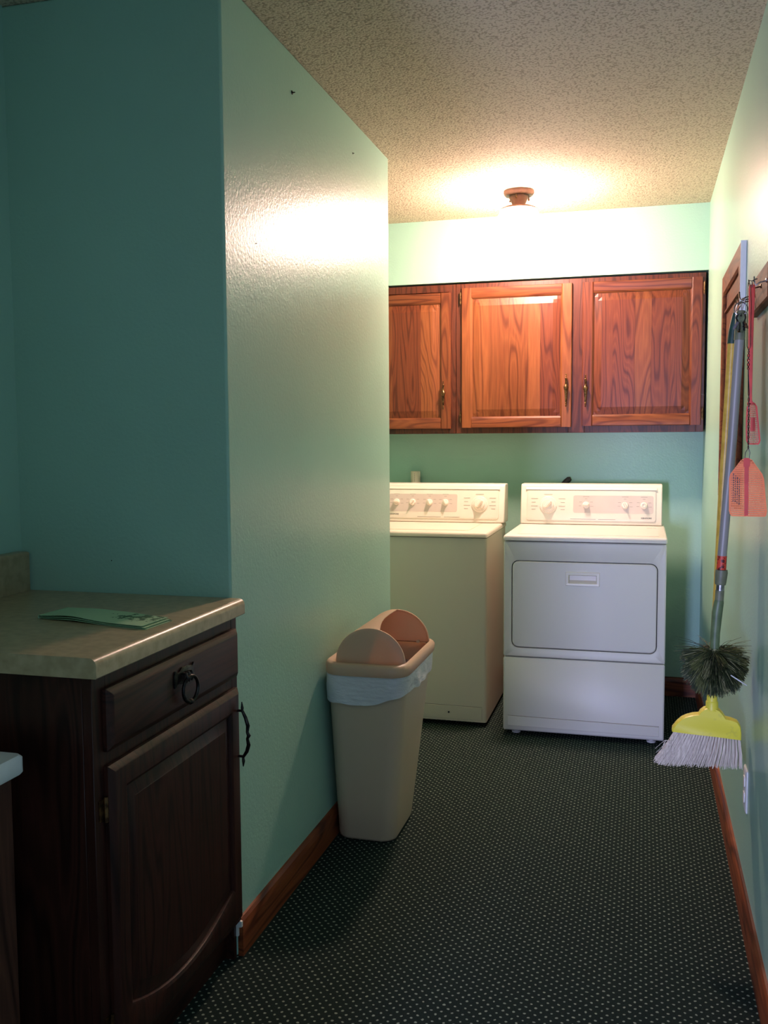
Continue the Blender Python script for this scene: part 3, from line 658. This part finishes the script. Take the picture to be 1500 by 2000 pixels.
for z in (.62, .20):
    mb = MB(); mb.tube([(CX+.006, y0-.004, z-.024), (CX+.006, y0-.004, z+.024)], .0042, 8); mb.box(CX+.0002, CX+.002, y0-.020, y0-.004, z-.02, z+.02); mb.build('hinge', BRONZE, bd, bc, smooth=40, label='dull metal hinge')

CT = .916
mb = MB(); ex, th = -.934, .038
prof_c = [(XA+.002, CT-th), (ex-.002, CT-th), (ex, CT-th+.002)]+[(ex-.015+.015*math.cos(t), CT-.015+.015*math.sin(t)) for t in [k*PI/16 for k in range(9)]]+[(XA+.002, CT)]
mb.loft([[(a, CY0-.020, b) for a, b in prof_c], [(a, CY1, b) for a, b in prof_c]])
ct = mb.build('countertop', LAM, smooth=30)
tag(ct, 'beige laminate countertop with rounded front edge, on the dark base cabinet', 'countertop')
mb = MB(); bsx = XA+.032
pb = [(XA+.002, CT+.0003), (bsx, CT+.0003), (bsx, CT+.088)]+[(bsx-.012+.012*math.cos(t), CT+.090+.012*math.sin(t)) for t in [k*PI/12 for k in range(7)]]+[(XA+.002, CT+.102)]
mb.loft([[(a, CY0-.020, b) for a, b in pb], [(a, CY1-.012, b) for a, b in pb], [(min(a, bsx-.004), CY1-.004, CT+(b-CT)*.985) for a, b in pb], [(min(a, bsx-.012), CY1, CT+(b-CT)*.94) for a, b in pb]])
mb.build('backsplash', LAM, ct, None, smooth=30)

lf = thing('leaflet', 'pale green folded paper leaflet lying on the beige countertop', 'leaflet', (-1.11, 1.80, CT))
lf.location = (-1.11, 1.80, CT)
def sheet(h, t, x0, x1, curl):
    mb = MB(); nx, ny = 28, 6; A = Vector((-1.268, 1.778)); B = Vector((-.975, 1.722)); W = Vector((.006, .100))
    def top(u, v):
        p = A+(B-A)*(x0+(x1-x0)*u)+W*v
        z = CT+.0012+h+.0065*curl*math.exp(-((u-.30)/.22)**2)*(1-.35*v)+.003*curl*math.exp(-((u-.62)/.2)**2)*v
        return (p[0], p[1], z)
    loops = []
    for i in range(nx+1):
        u = i/nx
        loops.append([(*top(u, j/ny)[:2], top(u, j/ny)[2]) for j in range(ny+1)]+[(*top(u, j/ny)[:2], top(u, j/ny)[2]-t) for j in range(ny, -1, -1)])
    return mb.loft(loops)
sheet(.0, .0008, .02, 1, .55).build('sheet', PAPER, lf, lf, smooth=40)
sheet(.0028, .0010, .015, .985, .8).build('sheet', PAPER, lf, lf, smooth=40)
sheet(.0060, .0010, .01, .96, 1.0).build('sheet', PAPER, lf, lf, smooth=40)
mb = MB(); A = Vector((-1.266, 1.778)); W = Vector((.006, .100))
mb.loft([[(A[0]+W[0]*v-.004*math.sin(t), A[1]+W[1]*v, CT+.0045+.0040*math.cos(t)) for t in [k*PI/10 for k in range(11)]]+[(A[0]+W[0]*v-.003*math.sin(t), A[1]+W[1]*v, CT+.0045+.003*math.cos(t)) for t in [k*PI/10 for k in range(10, -1, -1)]] for v in (0, .5, 1)])
mb.build('fold', PAPER, lf, lf, smooth=40)

# white-topped low cabinet at the left edge
sd = thing('side_cabinet', 'low brown cabinet with a white top, cut off by the left edge', 'cabinet', (-1.3, 1.1, 0))
mb = MB(); lo = lambda i: rr(-1.55+i, -1.048-i, .72+i, 1.418-i, .012)
mb.loft([XY(lo(.003), .717), XY(lo(0), .721), XY(lo(0), .747), XY(lo(.004), .752)]); mb.build('top', WHITELAM, sd, sd, smooth=40, label='white slab top with rounded edges')
mb = MB(); mb.box(-1.54, -1.066, .74, 1.402, 0.06, .717); mb.build('case', wood('reddish_brown_wood', srgb(92, 56, 42), srgb(80, 48, 36), srgb(56, 32, 24), .45, 'Z', (6, 2, 3), 5), sd, sd, bevel=.002)
mb = MB(); mb.box(-1.52, -1.10, .76, 1.39, 0, .06); mb.build('plinth', DKW, sd, sd)

# ---------------------------------------------------------------- bin and liner
bn = thing('waste_bin', 'tall slim beige plastic waste bin with a half-round swing lid tipped open', 'bin', (-.83, 3.0, 0))
def bl(t, grow=0.0):     # body loop at height fraction t
    x0_ = -.953+.000*t; x1__ = -.757+.062*t; a0 = 2.868-.100*t; a1 = 3.150+.052*t
    return rr(x0_-grow, x1__+grow, a0-grow, a1+grow, .050+grow, 6)
H_ = .578
mb = MB(); outs = [XY(bl(.0, -.012), 0.0), XY(bl(.0, -.003), .004), XY(bl(.01), .012)]+[XY(bl(t), H_*t) for t in (.25, .5, .75, 1)]
ins_ = [XY(bl(t, -.003), H_*t) for t in (1, .6, .2, .03)]
mb.loft(outs+ins_); mb.build('body', BIN, bn, bn, smooth=45)
mb = MB(); R0 = lambda g: [(x, y) for x, y in rr(-.958-g*.2, -.688+g, 2.756-g, 3.216+g, .060+g*.5, 4)]
ri = lambda g: rr(-.935-g*.5, -.712+g, 2.800-g, 3.172+g, .030, 4)
mb.ringloft([XY(R0(0), .572), XY(R0(.003), .580), XY(R0(.004), .596), XY(R0(-.002), .606), XY(R0(-.012), .609), XY(ri(.010), .606), XY(ri(0), .598), XY(ri(-.002), .535), XY(ri(.004), .535), XY(ri(.006), .580)])
rim = mb.build('lid_frame', BINL, bn, bn, smooth=50)
# swing lid: two half discs and the hood between them, turned towards the wall
lcx, lr, lz = -.8150, .1130, .602
mb = MB(); tw = .0025
def arc(y, r, a0, a1, n=28): return [(lcx+r*math.cos(a0+(a1-a0)*k/n), y, lz+r*.98*math.sin(a0+(a1-a0)*k/n)) for k in range(n+1)]
for ya_, dome in ((2.812, -1), (3.158, 1)):
    n = 28; full = [(lcx+lr*math.cos(PI*k/n), lz+lr*.98*math.sin(PI*k/n)) for k in range(n+1)]
    sc = lambda s, dy: [(lcx+(a-lcx)*s, ya_+dy, lz+(b-lz)*s) for a, b in full]
    mb.loft([sc(1, -dome*.006), sc(1, 0), sc(.95, dome*.004), sc(.6, dome*.0052)], False, True)
    mb.loft([sc(1, -dome*.006), sc(.965, -dome*.006), sc(.93, dome*.0012), sc(.6, dome*.0025)], False, True)
n, m_ = 22, 16
aa0, bb = PI, []
for j in range(m_+1):
    v = j/m_; y = 2.816+(3.154-2.816)*v
    cut = math.radians(74+16*v+18*math.exp(-((v-.0)/.18)**2)*0 + 8*math.sin(PI*v))
    bb.append((y, cut))
outer = [[(lcx+lr*math.cos(PI+(c-PI)*k/n), y, lz+lr*.98*math.sin(PI+(c-PI)*k/n)) for k in range(n+1)] for y, c in bb]
inner = [[(lcx+(lr-tw)*math.cos(PI+(c-PI)*k/n), y, lz+(lr-tw)*.98*math.sin(PI+(c-PI)*k/n)) for k in range(n+1)] for y, c in bb]
mb.loft([o_+i_[::-1] for o_, i_ in zip(outer, inner)])
mb.build('swing_lid', BINL, bn, bn, smooth=35, label='half-round beige lid tipped towards the wall, leaving the mouth open')
for y in (2.822, 3.148):
    mb = MB(); mb.tube([(lcx+.075, y-.004, lz+.004), (lcx+.075, y+.004, lz+.004)], .006, 10)
    mb.build('pivot', BIN, bn, bn, smooth=40)

ln = thing('bin_liner', 'white plastic bag folded over the rim of the beige waste bin', 'bin liner', (-.83, 3.0, .5))
rnd = random.Random(5); mb = MB(); NL = 120
def samp(lp, n):
    pts = [Vector(p) for p in lp]; d = [0]
    for i in range(len(pts)): d.append(d[-1]+(pts[(i+1) % len(pts)]-pts[i]).length)
    out = []
    for k in range(n):
        s = d[-1]*k/n; i = max(j for j in range(len(pts)) if d[j] <= s+1e-9)
        out.append(pts[i].lerp(pts[(i+1) % len(pts)], (s-d[i])/max(1e-9, d[i+1]-d[i])))
    return out
loops = []
rows = [(.25, -.006, 0), (.40, -.0045, 0), (.5785, -.0045, 0), (.5805, -.001, 0), (.5795, .004, 0), (.568, .006, .3), (.552, .0075, .7), (.538, .0085, .85), (.524, .009, 1), (.512, .0095, 1), (.500, .0105, 1)]
for z, g_, wv in rows:
    c = samp(XY(bl(z/H_, g_), z), NL); o_ = []
    for k, p in enumerate(c):
        a = 2*PI*k/NL; q = Vector((p[0]+.82, p[1]-2.985, 0)).normalized()
        fold = (math.sin(a*7+z*40)*.5+math.sin(a*13+2-z*70)*.35+math.sin(a*23+z*110)*.25)*.0028*wv
        t = 0 if z > .57 else (.57-z)/.07
        drop = 0
        if wv: 
            right = max(0, (p[0]+.82)/.13)
            drop = t*(.022*(1-right)*(1 if p[1] < 2.9 else .6)-.012*right+.0025*math.sin(a*5)+.0015*math.sin(a*17))
            if p[0] > -.72 and 2.90 < p[1] < 3.12: fold += .006*math.sin((p[1]-2.9)*60)*wv*.5+.006*t
        xw = max(p[0]+q[0]*fold, XL+.003)
        o_.append((xw, p[1]+q[1]*fold, p[2]-drop))
    loops.append(o_)
mb.loft(loops, False, False); lo_ = mb.build('bag', LINER, ln, ln, smooth=True)

# ---------------------------------------------------------------- right wall: open wooden case, hook rail, tools
wc = thing('wall_case', 'shallow open-fronted wooden wall case on the right wall behind the hanging poles', 'wall case', (XR, 3.4, 1.5))
a0, a1, c0_, c1_ = 3.005, 3.690, 1.085, 1.874
xf = XR-.016
mb = MB()
mb.ringloft([YZ(rr(a0, a1, c0_, c1_, .003, 2), XR-.001), YZ(rr(a0, a1, c0_, c1_, .003, 2), xf+.003), YZ(rr(a0+.003, a1-.003, c0_+.003, c1_-.003, .003, 2), xf),
             YZ(rr(a0+.062, a1-.062, c0_+.062, c1_-.062, .002, 2), xf), YZ(rr(a0+.068, a1-.068, c0_+.068, c1_-.068, .002, 2), xf+.006), YZ(rr(a0+.068, a1-.068, c0_+.068, c1_-.068, .002, 2), XR-.001)])
mb.build('frame', OAKY, wc, wc, smooth=30)
mb = MB(); mb.box(XR-.0045, XR-.0005, a0+.05, a1-.05, c0_+.05, c1_-.05); mb.build('back_panel', RACKW, wc, wc)
mb = MB(); mb.box(xf+.004, XR-.0045, a0+.069, a1-.069, c1_-.135, c1_-.128); mb.build('shelf', OAKY, wc, wc)

mb = MB(); mb.box(xf-.0005, XR-.0005, a0-.0018, a0+.0002, 1.66, c1_+.0005); mb.build('daylit_edge', WHITELAM, wc, wc, label='pale strip standing for daylight caught on the near edge')  # white strip stands in for daylight reflected off the wooden side
RX = XR-.019
hr = thing('hook_rail', 'brown wooden hook board on the right wall with keys and tools hanging from it', 'hook rail', (XR, 2.55, 1.66))
mb = MB(); A0, A1, B0, B1 = 2.315, 2.700, 1.614, 1.700
mb.loft([YZ(rr(A0, A1, B0, B1, .003, 2), XR-.0005), YZ(rr(A0, A1, B0, B1, .003, 2), RX+.004), YZ(rr(A0+.004, A1-.004, B0+.004, B1-.004, .003, 2), RX)])
brd = mb.build('board', RACKW, hr, hr, smooth=20)
def hook(y, z, out=.03, m=BRONZE):
    mb = MB(); mb.tube([(RX+.002, y, z), (RX-out*.6, y, z-.004), (RX-out*.9, y, z-.010), (RX-out, y, z-.003), (RX-out-.001, y, z+.010)], .0017, 7)
    mb.lathe([(.005, 0), (.005, -.002), (.002, -.003)], (RX, y, z), 'X', 10)
    mb.build('hook', m, brd, hr, smooth=50)
HK = [(2.335, 1.655), (2.44, 1.658), (2.57, 1.655), (2.62, 1.655), (2.668, 1.655)]
for y, z in HK: hook(y, z, .036 if y > 2.5 else .026, BRONZE if y > 2.4 else STEEL)

# keys
ky = thing('key_bunch', 'bunch of dark keys hanging at the far end of the hook board', 'keys', (.235, 2.56, 1.62))
mb = MB(); kc = Vector((.231, 2.562, 1.622)); mb.tube([kc+Vector((.016*math.cos(t), .004*math.sin(t*2), .016*math.sin(t))) for t in [k*2*PI/20 for k in range(21)]], .0013, 6)
ring = mb.build('key_ring', STEEL, ky, ky, smooth=50)
def key(ang, tilt, ln_, m):
    mb = MB(); n = 16
    R_ = .0115
    M_ = Matrix.Translation(kc+Vector((.004*math.sin(ang*3), -.004+tilt*.01, -.012))) @ Matrix.Rotation(tilt, 4, 'Z') @ Matrix.Rotation(ang, 4, 'Y')
    def tr(pts, y): return [M_ @ Vector((a, y, b)) for a, b in pts]
    head = [(R_*math.cos(q*2*PI/n), -.012+R_*math.sin(q*2*PI/n)) for q in range(n)]; hole = [(.003*math.cos(q*2*PI/n), -.006+.003*math.sin(q*2*PI/n)) for q in range(n)]
    mb.ringloft([tr(head, 0), tr(head, .002), tr(hole, .002), tr(hole, 0)])
    bl_ = [(-.003, -.022), (.003, -.022), (.003, -.028), (.0045, -.031), (.0025, -.034), (.0045, -.038), (.002, -.041), (.004, -.045), (0, -.024-ln_), (-.003, -.022-ln_)]
    mb.loft([tr(bl_, 0), tr(bl_, .002)])
    mb.build('key', m, ky, ky, smooth=30)
for i, (a, t, l, m_) in enumerate([(.15, .3, .024, BRONZE), (-.25, -.4, .022, IRON), (.35, .8, .020, STEEL), (-.50, .1, .018, BRONZE), (.50, -.2, .020, IRON), (-.10, -.9, .026, STEEL), (.25, 1.3, .024, IRON)]): key(a, t, l, m_)

# long-handled round duster, grey telescopic pole
du = thing('ceiling_duster', 'round grey-green bristle duster head on a grey telescopic pole hanging upside down', 'duster', (.187, 2.60, .69))
PY = 2.60
def pole(name, pts, radii, m, root, **k):
    mb = MB(); mb.tube(pts, radii, 16); return mb.build(name, m, root, root, smooth=45, **k)
pole('pole', [(.201, PY, .985), (.220, PY, 1.293), (.2325, PY, 1.560)], [.0118, .0118, .0118], GPOLE, du, label='pale grey metal tube')
pole('sticker', [(.2003, PY, .958), (.2018, PY, .994)], [.0122, .0122], REDL, du, label='red sticker band')
pole('end_cap', [(.2322, PY, 1.548), (.2335, PY, 1.585), (.2345, PY, 1.618), (.2346, PY, 1.622)], [.0132, .0132, .0122, .009], OLIVE, du, label='olive green plastic cap')
pole('locking_collar', [(.1988, PY, .918), (.1992, PY, .924), (.2010, PY, .950), (.2012, PY, .957)], [.0135, .0145, .0158, .0150], OLIVE, du, label='olive locking collar')
pole('inner_pole', [(.1975, PY, .880), (.1992, PY, .921)], [.0105, .0105], STEEL, du)
pole('inner_sleeve', [(.1965, PY, .872), (.1980, PY, .903)], [.0112, .0112], OLIVE, du)
pole('socket', [(.1875, PY, .742), (.1890, PY, .790), (.1925, PY, .845), (.1962, PY, .872), (.1968, PY, .878)], [.0120, .0120, .0135, .0125, .0110], GREENP, du, label='green threaded socket')
mb = MB(); mb.tube([(.2346, PY, 1.612), (.236, PY, 1.636), (.238, PY, 1.654), (.244, PY, 1.650), (.240, PY, 1.634), (.2346, PY, 1.612)], .0014, 6); mb.build('hanging_loop', STEEL, du, du, smooth=50)
rnd = random.Random(11); C0 = Vector((.187, PY, .738))
mb = MB()
tufts = []
for k in range(125):
    th = rnd.uniform(0, 2*PI); ph = rnd.uniform(-.04, 1)   # 0 horizontal, 1 straight down
    el = math.asin(min(1, ph)) if ph > 0 else ph
    tufts.append(Vector((math.cos(th)*math.cos(el), math.sin(th)*math.cos(el), -math.sin(el)+.02)).normalized())
for td in tufts:
    s_ = td.orthogonal().normalized(); t_ = td.cross(s_); shade = rnd.choice([0, 0, 0, 0, 1, 1, 2])
    tl = rnd.uniform(.93, 1.03)
    for q in range(28):
        d = (td+s_*rnd.gauss(0, .066)+t_*rnd.gauss(0, .066)).normalized()
        hor = math.hypot(d[0], d[1]); R_ = 1/((abs(hor)/.088)**2.4+(abs(d[2])/.115)**2.4)**(1/2.4)
        R_ *= rnd.uniform(.92, 1.02)*tl
        base = C0+Vector((rnd.gauss(0, .004), rnd.gauss(0, .004), rnd.gauss(0, .006)))
        tip = C0+d*R_+Vector((0, 0, -.006*hor)); mid = base.lerp(tip, .55)+Vector((rnd.gauss(0, .0018), rnd.gauss(0, .0018), rnd.gauss(0, .0018)+.003*hor))
        for p_ in (mid, tip): p_[0] = min(p_[0], XR-.003)
        mb.m = shade if rnd.random() < .75 else rnd.choice([0, 1, 2]); mb.tube([base, mid, tip], [.0006, .0009, .0006], 3, False)
for q in range(60):
    th = rnd.uniform(0, 2*PI); d = Vector((math.cos(th), math.sin(th), rnd.uniform(-.1, .35))).normalized(); R_ = rnd.uniform(.07, .108)
    tip = C0+d*R_; tip[0] = min(tip[0], XR-.003); mb.m = rnd.choice([0, 1]); mb.tube([C0, C0.lerp(tip, .6)+Vector((0, 0, .006)), tip], [.0006, .0007, .0004], 3, False)
mb.build('bristles', DUST, du, du, kind='stuff', label='ball of grey-green bristles in tufts, flat on top')
mb = MB(); mb.tube([(.222, PY-.086, .700), (.246, PY-.080, .684), (.262, PY-.070, .672)], [.0014, .0018, .0012], 6); mb.build('pale_straw', IVORY, du, du, label='stiff white strand poking out of the bristles')
mb = MB(); mb.lathe([(.010, 0), (.014, .004), (.014, .010), (.012, .014)], (.187, PY, .735), n=16); mb.build('hub', DUST[2], du, du, smooth=40)

# broom: yellow handle and cap, angled pale bristles
BY = 2.665
br = thing('angle_broom', 'angled broom with a yellow plastic cap and pale bristles, hanging below the round duster', 'broom', (.18, BY, .4))
pole('handle', [(.1885, BY, .585), (.205, BY, 1.158), (.2205, BY, 1.552)], [.0112, .0112, .0112], YPOLE, br, label='mustard yellow painted pole')
pole('grip', [(.2195, BY, 1.545), (.222, BY, 1.575), (.2265, BY, 1.610), (.2275, BY, 1.625)], [.0122, .0120, .0095, .007], DKGREEN, br, label='dark green tapered grip')
mb = MB(); mb.tube([(.2275, BY, 1.622), (.229, BY, 1.640), (.236, BY, 1.653), (.241, BY, 1.645), (.233, BY, 1.632), (.2275, BY, 1.622)], .0014, 6); mb.build('hanging_loop', STEEL, br, br, smooth=50)
cap = [(0.086, 0.503), (0.087, 0.512), (0.099, 0.529), (0.110, .540), (0.123, 0.547), (0.140, .553), (0.155, 0.555), (0.159, 0.563), (0.168, 0.571), (0.178, .575), (0.198, .575), (0.208, 0.570), (0.217, 0.560), (0.224, 0.549), (0.240, .546), (0.254, 0.541), (0.262, 0.529), (0.264, 0.510), (.264, .493), (0.203, 0.497), (0.137, 0.5)]
cc = (.178, .525)
def cl(s, dy): return [(cc[0]+(a-cc[0])*s, BY+dy, (cc[1]+(b-cc[1])*s)) for a, b in cap]
mb = MB(); mb.loft([cl(.965, -.0215), cl(.99, -.019), cl(1, -.014), cl(1, .010), cl(.98, .0145), cl(.95, .016)])
capo = mb.build('cap', YELLOW, br, br, smooth=50, label='bright yellow moulded cap with a domed shoulder')
mb = MB(); mb.lathe([(.0190, -.010), (.0165, -.004), (.0160, .012), (.0145, .014), (.0135, .016), (.0132, .030), (.0118, .032)], (.1885, BY-.006, .578), n=24); mb.build('socket', YELLOW, capo, br, smooth=40)
rnd = random.Random(2); mb = MB()
for k in range(24):
    u = (k+.5)/24; bx0 = .094+(.262-.094)*u; bz = .502+(.495-.502)*u; ex0 = .040+(.268-.040)*u**1.05
    for q in range(34):
        du_ = rnd.uniform(-.0021, .0021); dy = rnd.uniform(-.013, .010); sp = rnd.gauss(0, .0014)
        ez = .405+.008*u+rnd.uniform(-.002, .008)+(.010*max(0, .08-u)/.08)
        p0 = Vector((bx0+du_, BY+dy, bz)); p2 = Vector((min(ex0+du_*1.4+sp, XR-.003), BY+dy*1.5+rnd.gauss(0, .002), ez))
        p1 = p0.lerp(p2, .5)+Vector((.002, 0, -.001))
        mb.tube([p0, p1, p2], [.0010, .0010, .0006], 3, False)
for q in range(14):
    p0 = Vector((.09, BY-.012+rnd.uniform(-.004, .004), .475)); mb.tube([p0, p0+Vector((rnd.uniform(-.03, -.005), -.004, rnd.uniform(-.03, .004))), p0+Vector((rnd.uniform(-.05, -.02), -.006, rnd.uniform(-.06, -.01)))], .0004, 3, False)
mb.build('bristles', BRIST, br, br, kind='stuff', label='pale pinkish-white bristle tufts fanned to the left')

# fly swatters
def swatter_paddle(outline_fn, x0, x1, z0, z1, y, nx, nz, hw, th, mat, root, skip=None, frame=.0016, label=None, hz=None):
    """lattice paddle: bars across and down a tapering outline; outline_fn(t)->(xa,xb) at height t (0 bottom)"""
    mb = MB()
    for i in range(nx+1):
        u = i/nx; pts = []
        for j in range(13):
            t = j/12; xa, xb = outline_fn(t); pts.append((xa+(xb-xa)*u, z0+(z1-z0)*t))
        r = frame if i in (0, nx) else hw
        for a, b in zip(pts[:-1], pts[1:]): mb.loft([[(a[0]-r, y, a[1]), (a[0]+r, y, a[1]), (a[0]+r, y+th, a[1]), (a[0]-r, y+th, a[1])], [(b[0]-r, y, b[1]), (b[0]+r, y, b[1]), (b[0]+r, y+th, b[1]), (b[0]-r, y+th, b[1])]])
    for j in range(nz+1):
        t = j/nz; xa, xb = outline_fn(t); z = z0+(z1-z0)*t; r = frame if j in (0, nz) else (hz or hw)
        mb.box(xa, xb, y-.0002, y+th-.0002, z-r, z+r)
    if skip: mb.box(skip[0], skip[1], y-.0004, y+th, skip[2], skip[3])
    return mb.build('paddle', mat, root, root, **({'label': label} if label else {}))
s1 = thing('fly_swatter', 'red fly swatter with a flat ribbed handle and small lattice paddle', 'fly swatter', (.232, 2.30, 1.64))
SY = 2.30
mb = MB()
hl = [(.2235, .2355, 1.642), (.2225, .2365, 1.632), (.2240, .2350, 1.56), (.2245, .2350, 1.47), (.2275, .2350, 1.40), (.2275, .2355, 1.384), (.2245, .2400, 1.375)]
mb.loft([[(a, SY, z), (b, SY, z), (b, SY+.003, z), ((a+b)/2, SY+.0045, z), (a, SY+.003, z)] for a, b, z in hl]); mb.build('handle', REDP, s1, s1, bevel=.0006, seg=1)
f1 = lambda t: (.2265-.003*math.sin(PI*min(1, t*1.0))*.6+(.006 if t > .93 else 0)*1+.003*(t < .04), .2545-.0105*t-(.004 if t > .93 else 0)-.003*(t < .04))
swatter_paddle(f1, 0, 0, 1.286, 1.378, SY, 8, 20, .00045, .0016, REDP, s1, skip=(.233, .243, 1.315, 1.345), label='narrow red lattice paddle')
mb = MB(); mb.tube([(.2295, SY-.001, 1.636), (.2295, SY+.004, 1.650), (.236, SY+.012, 1.655), (.242, SY+.02, 1.657)], .0012, 6); mb.build('hanging_loop', STEEL, s1, s1)

s2 = thing('fly_swatter', 'large orange-red fly swatter paddle hanging low on a twisted wire handle', 'fly swatter', (.222, 2.22, 1.2))
TY = 2.22
def f2(t):
    # bottom .126 wide to shoulders at t=.73 then taper to the neck
    zl = t
    if t < .03: return (.1900, .2600)
    if t < .72: return (.1862-.0020*t, .2625-.013*t)
    k = (t-.72)/.28; return (.1848+(.2095-.1848)*k, .2525+(.2285-.2525)*k)
swatter_paddle(f2, 0, 0, 1.129, 1.252, TY, 26, 26, .00072, .0014, ORNG, s2, hz=.0014, label='wide orange-red lattice paddle with sloping shoulders')
mb = MB(); mb.loft([[(.2165, TY-.001, 1.128), (.2245, TY-.001, 1.130), (.2245, TY+.002, 1.130), (.2165, TY+.002, 1.128)], [(.2145, TY-.001, 1.24), (.2235, TY-.001, 1.24), (.2235, TY+.002, 1.24), (.2145, TY+.002, 1.24)]]); mb.build('rib', REDP, s2, s2)
mb = MB(); mb.loft([XZ(rr(.2125, .2255, 1.236, 1.256, .003, 3), TY-.0025), XZ(rr(.2125, .2255, 1.236, 1.256, .003, 3), TY+.0035)]); mb.build('ferrule', REDP, s2, s2, smooth=40)
mb = MB()
for k in range(4):
    x = .1925+k*.0042
    rnd = random.Random(k); z = 1.222-.004*k
    while z > 1.158:
        ln_ = rnd.uniform(.002, .006); mb.box(x-.0008, x+.0008, TY-.0007, TY-.0003, z-ln_, z); z -= ln_+.0016
mb.build('printed_marks', INKD, s2, s2, kind='stuff', label='rows of faint dark print running down the paddle')
mb = MB()
tw_ = []
for s in (0, PI):
    pts = [(.219+(.0045 if s else -.0045), TY, 1.250), (.2205+(.0045 if s else -.0045), TY, 1.268), (.2215+(.001 if s else -.001), TY, 1.276)]
    for k in range(40):
        z = 1.278+k*.0028; t_ = (z-1.278)/.11; a = k*.75+s; pts.append((.2215-.0012*t_+.0013*math.cos(a), TY+.0013*math.sin(a), z))
    z = pts[-1][2]
    for k in range(1, 9): pts.append((.2203+.0012*math.cos(s)*(1-k/9)-.0003*k, TY, z+k*.0075))
    for k in range(14):
        zz_ = z+.062+k*.0028; a = k*.9+s; pts.append((.2178+.0022*math.cos(a), TY+.0022*math.sin(a), zz_))
    zt_ = z+.062+.037
    pts += [(.2178+(.0035 if s else -.0035), TY, zt_+.012), (.2176+(.004 if s else -.004), TY+.01, 1.590), (.2185+(.003 if s else -.003), TY+.03, 1.630), (.2195, TY+.05, 1.648), (.222, TY+.085, 1.652), (.236, TY+.108, 1.6535)]
    mb.tube(pts, .00085, 6)
mb.build('wire_handle', IRON, s2, s2, smooth=50, label='thin dark twisted wire')

# outlet and nails
ot = thing('wall_outlet', 'white outlet cover plate low on the right wall beside the broom', 'outlet', (XR, 2.68, .35))
mb = MB(); mb.loft([YZ(rr(2.645, 2.715, .292, .408, .004, 2), XR-.0004), YZ(rr(2.645, 2.715, .292, .408, .004, 2), XR-.003), YZ(rr(2.649, 2.711, .296, .404, .003, 2), XR-.0055)]); pl_ = mb.build('cover_plate', IVORY, ot, ot, smooth=30)
for z in (.328, .372):
    mb = MB(); mb.loft([YZ(rr(2.665, 2.695, z-.014, z+.014, .007, 3), XR-.005), YZ(rr(2.665, 2.695, z-.014, z+.014, .007, 3), XR-.0078)]); rc_ = mb.build('receptacle', IVORY, pl_, ot, smooth=30)
def nail(x, y, z, ax, label, m=IRON, s=1.0):
    mb = MB()
    if ax == 'X': mb.lathe([(a*s, b*s) for a, b in [(.0035, 0), (.006, .0006), (.0052, .0018), (.0018, .0026), (.0016, .008), (.0010, .010)]], (x, y, z), 'X', 12)
    else: mb.lathe([(.0010, 0), (.0016, -.0004), (.0014, -.0010), (.0004, -.0016)], (x, y, z), 'Y', 10)
    tag(mb.build('nail', m, smooth=40), label, 'nail')
nail(XL, 2.599, 2.278, 'X', 'larger dark nail high on the hall wall, nearer the camera')
nail(XL, 3.182, 2.274, 'X', 'small dark nail high on the hall wall, nearer the lamp', s=.6)
nail(XL, 2.321, 1.807, 'X', 'tiny dark nail in the middle of the bright sheen on the hall wall', s=.3)
nail(-1.298, Y1, .999, 'Y', 'tiny dark nail just above the countertop on the shaded wall')
